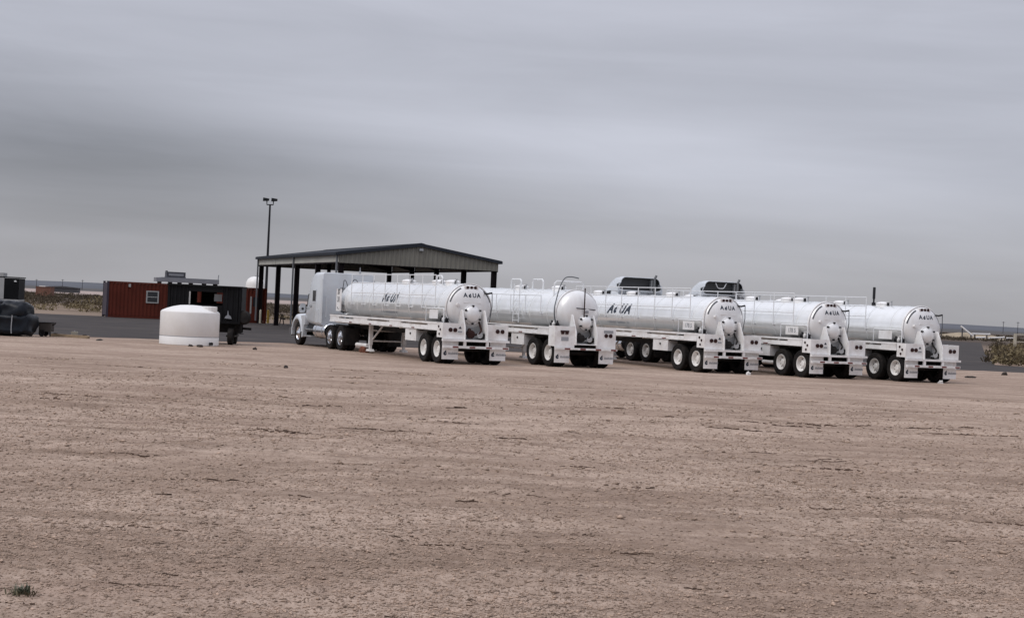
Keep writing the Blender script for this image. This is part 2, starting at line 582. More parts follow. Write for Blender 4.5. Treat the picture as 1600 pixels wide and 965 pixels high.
def build_ground():
    xs = [-8.0 + 0.05 * i for i in range(321)]
    s, x = 0.05, 8.0
    right = []
    while x < 7000:
        s *= 1.16
        x += s
        right.append(x)
    xs = [-v for v in reversed(right)] + xs + right
    ys = [-200, -80, -30, -8, 2, 6, 8.5, 9.6, 10.2]
    y = 10.5
    while y < 60:
        ys.append(y)
        y += 0.021 * (y / 12) ** 2
    st = 1.0
    while y < 9000:
        ys.append(y)
        st *= 1.14
        y += st
    X, Y = np.meshgrid(np.array(xs), np.array(ys, dtype=float))
    Z = ground_h(X, Y)
    nx, ny = len(xs), len(ys)
    co = np.stack([X, Y, Z], -1).reshape(-1, 3)
    i, j = np.meshgrid(np.arange(nx - 1), np.arange(ny - 1))
    a = (j * nx + i).reshape(-1)
    fc = np.stack([a, a + 1, a + 1 + nx, a + nx], -1)
    me = bpy.data.meshes.new('ground')
    me.vertices.add(len(co))
    me.vertices.foreach_set('co', co.ravel().astype(np.float32))
    me.loops.add(fc.size)
    me.loops.foreach_set('vertex_index', fc.ravel().astype(np.int32))
    me.polygons.add(len(fc))
    me.polygons.foreach_set('loop_start', np.arange(0, fc.size, 4, dtype=np.int32))
    me.polygons.foreach_set('loop_total', np.full(len(fc), 4, dtype=np.int32))
    me.update(calc_edges=True)
    me.shade_smooth()
    m = bpy.data.materials.new('dirt')
    m.use_nodes = True
    n, l = m.node_tree.nodes, m.node_tree.links
    b = n['Principled BSDF']
    b.inputs['Roughness'].default_value = 0.95
    b.inputs['Specular IOR Level'].default_value = 0.15
    g = n.new('ShaderNodeNewGeometry')

    def noise(sc, detail, rough=0.6, stretch=(1, 1, 1), off=(0, 0, 0), dist=0.0):
        mp = n.new('ShaderNodeMapping')
        mp.inputs['Scale'].default_value = stretch
        mp.inputs['Location'].default_value = off
        l.new(g.outputs['Position'], mp.inputs[0])
        t = n.new('ShaderNodeTexNoise')
        t.inputs['Scale'].default_value = sc
        t.inputs['Detail'].default_value = detail
        t.inputs['Roughness'].default_value = rough
        t.inputs['Distortion'].default_value = dist
        l.new(mp.outputs[0], t.inputs['Vector'])
        return t.outputs['Fac']

    def rng_(v, a, b_, c, d):
        r = n.new('ShaderNodeMapRange')
        for k, q in zip(('From Min', 'From Max', 'To Min', 'To Max'), (a, b_, c, d)):
            r.inputs[k].default_value = q
        l.new(v, r.inputs['Value'])
        return r.outputs[0]

    def mix(f, a, b_):
        x = n.new('ShaderNodeMix')
        x.data_type = 'RGBA'
        if isinstance(f, float):
            x.inputs[0].default_value = f
        else:
            l.new(f, x.inputs[0])
        for k, q in ((6, a), (7, b_)):
            if isinstance(q, tuple):
                x.inputs[k].default_value = (*q, 1)
            else:
                l.new(q, x.inputs[k])
        return x.outputs[2]

    def mth(op, a, b_):
        x = n.new('ShaderNodeMath')
        x.operation = op
        for k, q in enumerate((a, b_)):
            if isinstance(q, (int, float)):
                x.inputs[k].default_value = q
            else:
                l.new(q, x.inputs[k])
        return x.outputs[0]
    base, dark, light, red = (0.338, 0.249, 0.194), (0.185, 0.129, 0.096), (0.490, 0.378, 0.304), (0.275, 0.188, 0.146)
    big = rng_(noise(0.13, 6, 0.65, (0.6, 1.6, 1), (2.0, 11.0, 0)), 0.46, 0.57, 0, 1)
    mid = rng_(noise(0.75, 9, 0.74, (0.55, 1.0, 1), (31, 7, 0)), 0.46, 0.58, 0, 1)
    dpat = rng_(noise(1.1, 9, 0.76, (0.5, 1.0, 1), (14, 52, 0)), 0.50, 0.62, 0, 0.5)
    strk = rng_(noise(0.8, 6, 0.68, (0.22, 1.5, 1), (5, 77, 0), 0.5), 0.50, 0.65, 0, 0.68)
    fine = rng_(noise(5.0, 8, 0.82, (1.2, 0.7, 1), (3, 3, 0)), 0.44, 0.62, 0, 1)
    grit = rng_(noise(26.0, 5, 0.8, (1.2, 0.5, 1), (9, 1, 0)), 0.50, 0.66, 0, 0.8)
    wet = rng_(noise(0.2, 5, 0.65, (0.6, 1.6, 1), (90, 20, 0)), 0.57, 0.70, 0, 0.55)
    c = mix(rng_(big, 0, 1, 0, 0.8), base, light)
    c = mix(mth('MULTIPLY', mid, 0.68), c, light)
    c = mix(dpat, c, dark)
    c = mix(strk, c, dark)
    c = mix(wet, c, red)
    c = mix(mth('MULTIPLY', fine, 0.55), c, dark)
    c = mix(grit, c, dark)
    for k, (ax, ay, ar, aw) in enumerate(((-35, 98, 52.0, .34), (-35, 98, 54.1, .34), (30, 5, 38.0, .30), (30, 5, 40.1, .30), (-8, -30, 72.0, .36), (-8, -30, 74.1, .36), (55, 95, 63.0, .36), (55, 95, 65.1, .36))):
        vd = n.new('ShaderNodeVectorMath')
        vd.operation = 'DISTANCE'
        l.new(g.outputs['Position'], vd.inputs[0])
        vd.inputs[1].default_value = (ax, ay, 0)
        dist_ = mth('ABSOLUTE', mth('SUBTRACT', mth('ADD', vd.outputs['Value'], mth('MULTIPLY', noise(0.25, 3, 0.5, (1, 1, 1), (k // 2 * 9, 0, 0)), 1.6)), ar + .8), 0)
        band = mth('MULTIPLY', rng_(dist_, aw * .6, aw, 1, 0), rng_(noise(0.5, 5, 0.7, (1, 1, 1), (k * 7, 3, 0)), 0.40, 0.62, 0, 0.42))
        c = mix(band, c, dark if k % 4 < 2 else light)
    # natural desert beyond the yard: brown scrub soil, a pale caliche flat, dark brush farther out
    sp = n.new('ShaderNodeSeparateXYZ')
    l.new(g.outputs['Position'], sp.inputs[0])
    wob = mth('MULTIPLY', mth('SUBTRACT', noise(0.012, 3), 0.5), 120.0)
    yy = mth('ADD', sp.outputs[1], wob)
    soil = mix(rng_(noise(0.05, 5), 0.4, 0.62, 0, 1), (0.165, 0.122, 0.09), (0.235, 0.178, 0.135))
    brush = mix(rng_(noise(0.04, 6, 0.7), 0.42, 0.58, 0, 1), (0.095, 0.070, 0.054), (0.065, 0.050, 0.040))
    pale = (0.36, 0.29, 0.26)
    far = mix(rng_(noise(0.004, 5, 0.6), 0.4, 0.6, 0, 1), (0.07, 0.07, 0.07), (0.10, 0.09, 0.085))
    c = mix(rng_(sp.outputs[1], 118, 128, 0, 1), c, soil)
    c = mix(rng_(yy, 170, 230, 0, 1), c, brush)
    c = mix(mth('MULTIPLY', rng_(yy, 430, 520, 0, 1), rng_(sp.outputs[0], -40, -70, 0, 1)), c, pale)
    c = mix(rng_(yy, 800, 980, 0, 1), c, far)
    l.new(c, b.inputs['Base Color'])
    h = mth('ADD', mth('MULTIPLY', noise(55.0, 3, 0.7), 0.012), mth('MULTIPLY', noise(14.0, 5, 0.7), 0.035))
    bp = n.new('ShaderNodeBump')
    l.new(rng_(sp.outputs[1], 14, 60, 0.75, 0.0), bp.inputs['Strength'])
    bp.inputs['Distance'].default_value = 1.0
    l.new(h, bp.inputs['Height'])
    l.new(bp.outputs[0], b.inputs['Normal'])
    me.materials.append(m)
    tag(put('ground', me), kind='structure')


build_ground()


def build_asphalt():
    m = bpy.data.materials.new('asphalt')
    m.use_nodes = True
    n, l = m.node_tree.nodes, m.node_tree.links
    b = n['Principled BSDF']
    b.inputs['Roughness'].default_value = 0.9
    b.inputs['Specular IOR Level'].default_value = 0.2
    g = n.new('ShaderNodeNewGeometry')
    t = n.new('ShaderNodeTexNoise')
    t.inputs['Scale'].default_value = 0.25
    t.inputs['Detail'].default_value = 7
    t.inputs['Roughness'].default_value = 0.7
    l.new(g.outputs['Position'], t.inputs['Vector'])
    r = n.new('ShaderNodeValToRGB')
    r.color_ramp.elements[0].position = 0.35
    r.color_ramp.elements[0].color = (0.031, 0.0265, 0.0255, 1)
    r.color_ramp.elements[1].position = 0.7
    r.color_ramp.elements[1].color = (0.060, 0.051, 0.048, 1)
    l.new(t.outputs['Fac'], r.inputs[0])
    t2 = n.new('ShaderNodeTexNoise')
    t2.inputs['Scale'].default_value = 0.6
    t2.inputs['Detail'].default_value = 8
    t2.inputs['Roughness'].default_value = 0.75
    mp = n.new('ShaderNodeMapping')
    mp.inputs['Scale'].default_value = (0.35, 1.0, 1)
    l.new(g.outputs['Position'], mp.inputs[0])
    l.new(mp.outputs[0], t2.inputs['Vector'])
    mr_ = n.new('ShaderNodeMapRange')
    mr_.inputs['From Min'].default_value = 0.52
    mr_.inputs['From Max'].default_value = 0.75
    mr_.inputs['To Max'].default_value = 0.45
    l.new(t2.outputs['Fac'], mr_.inputs['Value'])
    mx = n.new('ShaderNodeMix')
    mx.data_type = 'RGBA'
    l.new(mr_.outputs[0], mx.inputs[0])
    l.new(r.outputs[0], mx.inputs[6])
    mx.inputs[7].default_value = (0.16, 0.125, 0.10, 1)
    l.new(mx.outputs[2], b.inputs['Base Color'])
    MATS['asphalt'] = m
    near = [(-140, 36), (-60, 54), (-30, 67), (-18.8, 70.8), (-14.4, 72.6), (-10.1, 75.9), (-4, 78.2), (4, 80.6), (12, 82.0), (24.7, 85.0), (34, 88.5), (70, 101)]
    pts = []
    for (x0, y0), (x1, y1) in zip(near[:-1], near[1:]):
        k = max(2, int(abs(x1 - x0) / 0.22))
        for i in range(k):
            t_ = i / k
            x = x0 + (x1 - x0) * t_
            pts.append((x, y0 + (y1 - y0) * t_ + 1.3 * (float(vnoise(np.array([x * .45]), np.array([1.3]), 5)[0]) - .5) + .7 * (float(vnoise(np.array([x * 2.1]), np.array([3.3]), 6)[0]) - .5)))
    far = [(70, 115), (40, 101.5), (31.5, 98.5), (29.3, 100.5), (33, 114), (45, 158), (74, 262), (62, 275), (36, 190), (16, 147), (-4, 136), (-17, 129.4), (-35, 123.4), (-140, 86)]
    poly = pts + far
    tris = tessellate_polygon([[Vector((x, y, 0)) for x, y in poly]])
    me = bpy.data.meshes.new('asphalt_road')
    me.from_pydata([(x, y, 0.006) for x, y in poly], [], [tuple(t_) for t_ in tris])
    bm = bmesh.new()
    bm.from_mesh(me)
    for f in bm.faces:
        f.normal_update()
        if f.normal.z < 0:
            f.normal_flip()
    bm.to_mesh(me)
    bm.free()
    me.materials.append(m)
    tag(put('asphalt_road', me), kind='structure')


build_asphalt()


# ------------------------------------------------------------------ wheels
def tyre_mesh(rad, wid, name):
    h = wid / 2
    p = [(rad * .56, -h * .78), (rad * .62, -h * .95), (rad * .80, -h), (rad * .93, -h * .96), (rad * .985, -h * .80), (rad, -h * .62)]
    # tread ribs
    for a in (-.36, -.06, .26):
        p += [(rad, h * a - .012), (rad * .975, h * a - .006), (rad * .975, h * a + .006), (rad, h * a + .012)]
    p += [(rad, h * .62), (rad * .985, h * .80), (rad * .93, h * .96), (rad * .80, h), (rad * .62, h * .95), (rad * .56, h * .78), (rad * .56, -h * .78)]
    return MB().lathe(p, 'y', 40, caps=False).mesh(name, 'rubber', 30)


def rim_mesh(rad, wid, style, material):
    """outer face towards +y"""
    h = wid / 2
    r = rad * .585
    if style == 'dish':
        p = [(r, h * .80), (r * .95, h * .88), (r * .90, h * .80), (r * .82, -h * .15), (r * .52, -h * .30), (r * .50, -h * .18), (r * .36, -h * .16),
             (r * .35, h * .38), (r * .30, h * .46), (0, h * .48)]
    else:
        p = [(r, h * .80), (r * .95, h * .88), (r * .90, h * .72), (r * .80, h * .55), (r * .60, h * .85), (r * .45, h * .95), (r * .42, h * 1.15),
             (r * .25, h * 1.35), (0, h * 1.4)]
    mb = MB().lathe(p, 'y', 36, caps=False)
    # hand holes appear as dark studs round the disc
    return mb.mesh('rim', material, 30)


def stud_mesh(rad, wid, yy, rr, k):
    mb = MB()
    for i in range(k):
        a = 2 * math.pi * i / k
        mb.lathe([(.024, -.006), (.024, .008)], 'y', 8, (math.sin(a) * rr, yy, math.cos(a) * rr))
    return mb.mesh('hand_holes', 'chassis_black', 0)


TYRE = tyre_mesh(.515, .27, 'tyre')
RIM = rim_mesh(.515, .27, 'dish', 'rim_white')
RIMC = rim_mesh(.515, .27, 'dish', 'chrome')
RIMS = rim_mesh(.515, .27, 'steer', 'chrome')
STUD = stud_mesh(.515, .27, -.03, .205, 10)


def dual_axle(root, x, chrome=False, half=1.08):
    MB().tube([(x, -half, .515), (x, half, .515)], .075, 12).build('axle', 'chassis_black', root)
    for s in (1, -1):
        rz = 0 if s > 0 else math.pi
        w = put('tyre', TYRE, root, (x, s * half, .515), rz)
        put('rim', RIMC if chrome else RIM, w)
        put('hand_holes', STUD, w)
        put('tyre', TYRE, root, (x, s * (half - .33), .515), rz)


# ------------------------------------------------------------------ tank trailers
ZC, TR = 2.0, 0.88          # tank axis height and radius


def dish(r, depth):
    """depth of the dished head at distance r from its centre"""
    q = min(r / TR, 1.0)
    return depth * math.sqrt(max(0.0, 1 - q ** 2.4))


def wrap_side(vs, x0, phi0, off=.004):
    out = []
    for u, v in vs:
        ph = phi0 + v / TR
        out.append((x0 - u, (TR + off) * math.cos(ph), ZC + (TR + off) * math.sin(ph)))
    return out


def wrap_head(vs, xr, depth, y0, z0, off=.006):
    out = []
    for u, v in vs:
        y, z = y0 - u, z0 + v
        out.append((xr - dish(math.hypot(y, z), depth) - off, y, ZC + z))
    return out


def aqua(root_barrel, x0, phi0, size, material='navy_decal', shear=0.35):
    vs, fs = text2d('A', size, shear, size * .045)
    gap = size * 0.80
    for k, ch in enumerate(('A', None, 'U', 'A')):
        if ch:
            v2, f2 = text2d(ch, size, shear, size * .045)
        else:
            v2, f2 = drop2d(size * .70)
            v2 = [(a + b * shear, b) for a, b in v2]
        v2 = [(a + (k - 1.5) * gap, b) for a, b in v2]
        nm = 'letter' if ch else 'drop_emblem'
        MB().add(wrap_side(v2, x0, phi0), f2).build(nm, material, root_barrel, smooth=0)


def aqua_rear(head, xr, depth, z0, size):
    gap = size * 0.80
    for k, ch in enumerate(('A', None, 'U', 'A')):
        if ch:
            v2, f2 = text2d(ch, size, 0.0, size * .03)
        else:
            v2, f2 = drop2d(size * .75)
        v2 = [(a + (k - 1.5) * gap, b) for a, b in v2]
        MB().add(wrap_head(v2, xr, depth, 0, z0), f2).build('letter' if ch else 'drop_emblem', 'navy_decal', head, smooth=0)


def worn_print(x0, phi0, width, h, seed, n=26):
    """a line of print too small to read: short dark ticks"""
    r_ = random.Random(seed)
    mb = MB()
    u = -width / 2
    while u < width / 2:
        w = h * r_.uniform(.35, .8)
        if r_.random() > .14:
            a, b = h * r_.uniform(.35, .5), -h * r_.uniform(.35, .5)
            mb.add(wrap_side([(u, b), (u + w, b), (u + w, a), (u, a)], x0, phi0), [(0, 1, 2, 3)])
        u += w + h * .22
    return mb


def trailer(label, pos, yaw, xf=11.1, xr=-0.55, depth=0.34, variant='std', side_text=None, legs=7.4, lids=(2.2, 5.4, 8.6), plate=None,
            front_box=False, top_pipe=None, hoops=(), rail_x=(0.3, 10.6), seed=1, plate_text=None):
    rs = random.Random(seed)
    root = empty('tank_trailer', pos, R(90 + yaw))
    tag(root, label, 'tank trailer', 'white tank trailers parked in a row')
    # --- barrel
    prof = [(TR, xr + (xf - xr) * k / 16) for k in range(17)]
    barrel = MB().lathe(prof, 'x', 64, (0, 0, ZC), caps=False).build('tank_barrel', 'tank_skin', root)
    head = MB().lathe([(TR * math.sin(R(a)) if a else 0, 0) for a in ()] or
                      [(0.0001, xr - dish(0, depth))] + [(TR * k / 14, xr - dish(TR * k / 14, depth)) for k in range(1, 15)],
                      'x', 64, (0, 0, ZC), caps=False).build('rear_head', 'tank_head', root)
    MB().lathe([(TR * k / 10 + 1e-4, xf + dish(TR * k / 10, .3)) for k in range(11)], 'x', 48, (0, 0, ZC), caps=False).build('front_head', 'tank_head', root)
    ring = MB().lathe([(TR + .001, -.02), (TR + .014, -.018), (TR + .014, .018), (TR + .001, .02)], 'x', 64, (0, 0, ZC), caps=False).mesh('stiffener_ring', 'tank_skin')
    k = xr + .75
    while k < xf:
        put('stiffener_ring', ring, root, (k, 0, 0))
        k += 1.45
    put('end_ring', MB().lathe([(TR, -.05), (TR + .03, -.045), (TR + .03, .03), (TR, .035)], 'x', 64, (0, 0, ZC), caps=False).mesh('end_ring', 'white_paint'), root, (xr, 0, 0))
    # --- lettering
    if side_text:
        aqua(barrel, side_text[0], side_text[1], side_text[2])
        tag(worn_print(side_text[0] + .05, -.33, 1.7, .09, seed).build('small_print', 'grey_decal', barrel, smooth=0), kind='stuff')
    # curved stripes on the head
    for a0, a1 in ((118, 165), (18, 52)):
        if variant == 'vac':
            break
        mb = MB()
        n = 12
        vs, fs = [], []
        for i in range(n + 1):
            a = R(a0 + (a1 - a0) * i / n)
            for rr in (.795, .835):
                y, z = -rr * math.cos(a), rr * math.sin(a)
                vs.append((xr - dish(rr, depth) - .008, y, ZC + z))
        for i in range(n):
            fs.append((2 * i, 2 * i + 1, 2 * i + 3, 2 * i + 2))
        mb.add(vs, fs).build('stripe', 'dark_stripe', head, smooth=0)
    # --- chassis
    for s in (1, -1):
        MB().box(-1.2, xf - .1, s * .43 - .06, s * .43 + .06, .93, 1.12).build('frame_rail', 'chassis_black', root)
        # side tray with a long dark slot
        y0, y1 = (1.0, 1.26) if s > 0 else (-1.26, -1.0)
        MB().box(-.72, xf + .12, y0, y1, 1.17, 1.235).box(-.72, xf + .12, y0, y1, 1.40, 1.47).build('side_tray', 'white_paint', root)
        MB().box(-.70, xf + .10, .80 if s > 0 else -1.25, 1.25 if s > 0 else -.80, 1.472, 1.482).build('tray_shade_strip', 'shade_strip_grey', root)  # added dark strip: paints the shaded gap and darkens the barrel's reflection
        inner = (1.03, 1.235) if s > 0 else (-1.235, -1.03)
        x = -.70
        spans = [(-.70, .2, True), (.2, 2.9, False), (2.9, 4.1, True), (4.1, 6.6, False), (6.6, 8.2, True), (8.2, 10.0, False), (10.0, xf + .1, True)]
        for xa, xb, solid in spans:
            mb = MB()
            if solid:
                mb.box(xa + .002, xb - .002, inner[0], inner[1] + s * 0 + (.012 if s > 0 else 0), 1.236, 1.399)
                mb.build('tray_panel', 'white_paint', root)
            else:
                mb.box(xa, xb, inner[0], inner[1], 1.236, 1.335)
                mb.build('hose_tube', 'white_paint', root)
        # conspicuity tape
        for i in range(9):
            xx = .3 + i * 1.15
            MB().box(xx, xx + .30, s * 1.262 - .002, s * 1.262 + .002, 1.185, 1.225).build('reflector', 'reflect_red' if i % 2 else 'reflect_white', root)
    for x in (.1, 1.6, 3.6, 5.8, 8.0, 10.0):
        MB().prism([(-1.0, 1.12), (1.0, 1.12), (1.0, 1.25), (.62, 1.36), (.35, 1.24), (-.35, 1.24), (-.62, 1.36), (-1.0, 1.25)], 'x', x - .05, x + .05).build('tank_saddle', 'white_paint', root)
    # upper side bracket line (dark gap strip under barrel)
    # --- running gear
    for x in (.635, -.635):
        dual_axle(root, x)
    MB().box(-.95, .95, -.5, -.36, .62, .92).box(-.95, .95, .36, .5, .62, .92).build('suspension', 'chassis_black', root)
    for s in (1, -1):
        # wheel-arch liner above the tyres
        MB().box(-1.25, 1.3, min(s * .42, s * 1.2), max(s * .42, s * 1.2), 1.115, 1.165).build('fender', 'chassis_black', root)
    # --- tool box, hose hooks
    MB().box(1.35, 2.45, .78, 1.22, .72, 1.16).build('tool_box', 'white_paint', root)
    MB().tube([(1.9, 1.225, .98), (1.9, 1.25, .98)], .04, 10).build('latch', 'black_plastic', root)
    MB().box(1.4, 2.3, -1.22, -.8, .72, 1.16).build('tool_box', 'white_paint', root)
    # --- landing gear
    if legs:
        for s in (1, -1):
            g = MB().box(legs - .07, legs + .07, s * .72 - .07, s * .72 + .07, .34, 1.12).build('landing_leg', 'white_paint', root)
            MB().box(legs - .05, legs + .05, s * .72 - .05, s * .72 + .05, .16, .34).prism([(legs - .20, .08), (legs + .20, .08), (legs + .09, .17), (legs - .09, .17)], 'y', s * .72 - .12, s * .72 + .12).build('leg_foot', 'white_paint', g)
            MB().beam((legs - .95, s * .60, 1.10), (legs - .05, s * .66, .55), .05, .05).build('leg_brace', 'white_paint', root)
        MB().tube([(legs, -.65, .50), (legs, .65, .50)], .03, 8).build('cross_shaft', 'white_paint', root)
        MB().tube([(legs, -.65, .92), (legs, .65, .92)], .035, 8).build('cross_shaft', 'white_paint', root)
        MB().tube([(legs + .15, .78, .30), (legs + 1.1, .90, .30)], .085, 12).build('hose_end', 'white_paint', root)
    # kingpin plate
    MB().box(xf - 1.6, xf + .1, -1.0, 1.0, 1.122, 1.165).build('kingpin_plate', 'white_paint', root)
    # --- rear
    rx = -1.40
    top_panel, bot = (1.46, .90)
    if variant == 'vac':
        top_panel, bot = (1.52, .73)
    for s in (1, -1):
        ys = (.46, 1.28) if s > 0 else (-1.28, -.46)
        pn = MB().box(rx + .10, rx + .125, ys[0], ys[1], bot, top_panel).box(rx + .125, rx + .62, ys[0] + (.80 if s > 0 else 0), ys[1] - (0 if s > 0 else .80), bot + .04, top_panel).build('light_panel', 'white_paint', root)
        ly = [.98, .80] if s > 0 else [-.86, -1.05]
        for q in ly:
            if variant == 'vac' and s > 0:
                c = q * 1.0
                MB().prism([(c - .085, 1.36), (c + .085, 1.36), (c + .05, 1.22), (c - .05, 1.22)], 'x', rx + .06, rx + .099).build('tail_light', 'lamp_red', pn)
            else:
                MB().lathe([(.055, 0), (.075, .005), (.075, .035)], 'x', 18, (rx + .064, q, 1.22)).build('tail_light', 'lamp_red', pn)
        if s > 0:
            if variant == 'vac':
                MB().box(rx + .088, rx + .0985, .72, 1.02, .98, 1.12).build('license_plate', 'grey_decal', pn)
            else:
                MB().box(rx + .088, rx + .0985, .50, .72, 1.10, 1.22).build('license_plate', 'reflect_white', pn)
                MB().prism([(.55, 1.27), (.67, 1.27), (.61, 1.36)], 'x', rx + .088, rx + .0985).build('warning_mark', 'navy_decal', pn)
                MB().box(rx + .084, rx + .0875, .53, .69, 1.13, 1.19).build('plate_print', 'grey_decal', pn)
                # lamps on the side return of the panel
                for xx, zz in ((rx + .3, 1.22), (rx + .45, 1.32), (rx + .38, 1.06)):
                    MB().lathe([(.045, 0), (.045, .02)], 'y', 12, (xx, 1.281, zz)).build('side_marker', 'lamp_red', pn)
        else:
            MB().box(rx + .09, rx + .0985, -1.16, -.76, 1.32, 1.42).build('notice_plate', 'grey_decal' if variant == 'vac' else 'reflect_white', pn)
        # support plate beside the pump bay
        yy = s * .44
        MB().prism([(rx, .84), (rx + .03, 1.32), (rx + .36, 1.95), (rx + .46, 1.95), (rx + .75, 1.15), (rx + .75, .84)], 'y', yy - .022, yy + .022).build('support_plate', 'white_paint', root)
        # mud flap
        fy = s * .93
        mf = MB().box(rx + .16, rx + .175, fy - .31, fy + .31, .17, .84).build('mud_flap', 'white_paint', root)
        em = []
        v2, f2 = drop2d(.20)
        MB().add([(rx + .155, fy + .19 - a, .40 + b) for a, b in v2], f2).build('drop_emblem', 'navy_decal', mf, smooth=0)
        r_ = random.Random(3)
        mb = MB()
        u = 0.0
        while u < .36:
            w = r_.uniform(.025, .05)
            mb.box(rx + .153, rx + .158, fy + .07 - u - w, fy + .07 - u, .345, .345 + r_.uniform(.06, .085))
            u += w + .014
        mb.build('flap_print', 'grey_decal', mf, smooth=0)
    # bumpers
    if variant == 'vac':
        b1 = MB().box(rx - .02, rx + .06, -1.30, 1.30, .66, .73).build('bumper_bar', 'white_paint', root)
        bars = [(b1, .695)]
    else:
        MB().box(rx - .03, rx + .09, -1.30, 1.30, .82, .895).build('bumper_step', 'white_paint', root)
        b2 = MB().box(rx - .03, rx + .05, -1.28, 1.28, .575, .665).build('bumper_bar', 'white_paint', root)
        for yy in (-.44, .44):
            MB().box(rx - .02, rx + .05, yy - .05, yy + .05, .668, .818).build('bumper_post', 'white_paint', root)
        bars = [(b2, .62)]
    for b_, z in bars:
        for i in range(8):
            y = 1.24 - i * .325
            MB().box(rx - .036, rx - .031 + (.01 if variant == 'vac' else 0), y - .22, y, z - .028, z + .028).build('reflector', 'reflect_red' if i % 2 else 'reflect_white', b_)
    # manway
    if variant == 'vac':
        my, mz, mr = -.12, -.33, .25
    else:
        my, mz, mr = 0.0, -.22, .31
    hx = xr - dish(math.hypot(my, mz), depth)
    mw = MB().lathe([(mr + .03, .06), (mr + .03, -.07), (mr, -.075), (mr * .96, -.10), (mr * .7, -.16), (mr * .35, -.19), (.001, -.195)], 'x', 36, (hx, my, ZC + mz), caps=False).build('manway_cover', 'tank_head', root)
    for i in range(6):
        a = R(90 + 60 * i)
        cy, cz = my + (mr + .01) * math.cos(a), ZC + mz + (mr + .01) * math.sin(a)
        MB().box(hx - .15, hx - .05, cy - .03, cy + .03, cz - .03, cz + .03).build('clamp', 'black_plastic', mw)
    # sill over the manway and lettering
    if variant != 'vac':
        lb = MB().box(xr - .20, xr - .02, -.27, .27, ZC + .58, ZC + .81).build('marker_light_bar', 'white_paint', root)
        for i in (-1, 0, 1):
            MB().lathe([(.035, 0), (.052, .004), (.052, .03)], 'x', 14, (xr - .231, i * .15, ZC + .755)).build('marker_light', 'lamp_red', lb)
        MB().box(xr - .212, xr - .201, -.23, .23, ZC + .59, ZC + .70).build('number_strip', 'strip_red', lb)
        aqua_rear(head, xr, depth, .47, .215)
        MB().box(xr - .335, xr - .20, -.33, .33, ZC + .20, ZC + .222).build('drip_ledge', 'white_paint', root)
        # hose bracket and black reel arm at upper right
        MB().tube([(xr - .1, -.50, ZC + .58), (xr - .28, -.62, ZC + .56), (xr - .30, -.78, ZC + .60)], .032, 8).build('valve_arm', 'black_plastic', root)
        MB().tube([(xr - .30, -.78, ZC + .60), (xr - .30, -.80, ZC + .1), (xr - .26, -.74, ZC - .45)], .015, 8).build('sight_hose', 'dark_stripe', root)
        MB().tube([(xr - .05, .55, ZC + .12), (xr - .36, .55, ZC + .12)], .055, 10).build('vent_stub', 'white_paint', root)
    else:
        MB().tube([(xr - depth - .05, -.02, ZC + .95), (xr - depth - .07, -.02, ZC - .42)], .024, 8).build('sight_gauge', 'hose_brown', root)
        MB().beam((xr - dish(.35, depth) - .04, .28, ZC + .20), (xr - dish(.6, depth) - .05, -.55, ZC + .16), .03, .035).build('gauge_bar', 'dark_stripe', root)
        MB().box(xr - depth - .03, xr - depth + .12, -.22, -.10, ZC + .02, ZC + .12).build('data_plate', 'grey_decal', root)
        # hose looping from the top rail down round the head
        p = [(xr + .28, -.18, ZC + 1.32), (xr + .30, .12, ZC + 1.36), (xr + .26, .42, ZC + 1.30), (xr + .22, .62, ZC + 1.0), (xr + .12, .80, ZC + .55), (xr + .02, .935, ZC + .1), (xr - .02, .88, ZC - .35), (xr - .06, .66, ZC - .68)]
        MB().tube(smooth_path(p, 4), .022, 8).build('loading_hose', 'hose_grey', root)
    # pump bay: valve body, pipes, hoses
    hm = 'hose_brown' if seed == 1 else 'chassis_black'
    MB().lathe([(.10, -.12), (.15, -.10), (.15, .10), (.10, .12)], 'x', 18, (rx + .30, .12, 1.08)).tube([(rx + .45, .10, 1.25), (rx + .30, .12, 1.08)], .07, 10).build('discharge_valve', hm, root)
    MB().tube(smooth_path([(rx + .30, -.05, 1.06), (rx + .16, -.16, 1.12), (rx + .20, -.26, 1.24), (rx + .42, -.30, 1.40), (rx + .5, -.28, 1.55)], 4), .034, 8).build('suction_hose', hm, root)
    MB().tube([(rx + .35, -.40, 1.02), (rx + .35, .40, 1.02)], .05, 10).build('cross_pipe', 'galvanised', root)
    MB().lathe([(.02, 0), (.11, .01), (.11, .03), (.02, .04)], 'x', 18, (rx + .14, -.20, 1.06)).build('hand_wheel', 'galvanised', root)
    MB().box(rx + .62, rx + .66, -.41, .41, .86, 1.42).build('bay_backing', 'galvanised', root)
    MB().box(rx + .05, rx + .62, -.41, .41, .85, .88).build('bay_floor', 'white_paint', root)
    # black valve cluster left of the pump bay
    for i, (xx, yy) in enumerate(((-.55, .82), (-.35, .86), (-.15, .84))):
        MB().lathe([(.05, 0), (.07, .03), (.07, .12), (.03, .15), (.03, .22)], 'z', 12, (xx, yy, 1.484)).build('air_valve', 'black_plastic' if i != 1 else 'white_paint', root)
    # --- top: lids, rails
    for x in lids:
        lid = MB().lathe([(.27, -.04), (.27, .05), (.29, .055), (.29, .08), (.22, .12), (.10, .145), (.001, .15)], 'z', 24, (x, 0, ZC + TR), caps=False).build('hatch_lid', 'white_paint', root)
        for s in (1, -1):
            MB().box(x + s * .29 - .04, x + s * .29 + .04, -.04, .04, ZC + TR - .05, ZC + TR + .12).build('lid_latch', 'black_plastic', lid)
        MB().lathe([(.03, 0), (.03, .18), (.05, .185), (.05, .21)], 'z', 10, (x - .7, .15, ZC + TR - .03)).build('vent_cap', 'galvanised', root)
    post = MB().tube([(0, .955, 1.93), (0, .955, 3.16)], .019, 8).tube([(0, .80, 1.95), (0, .955, 1.95)], .024, 8).mesh('rail_post', 'white_rail')
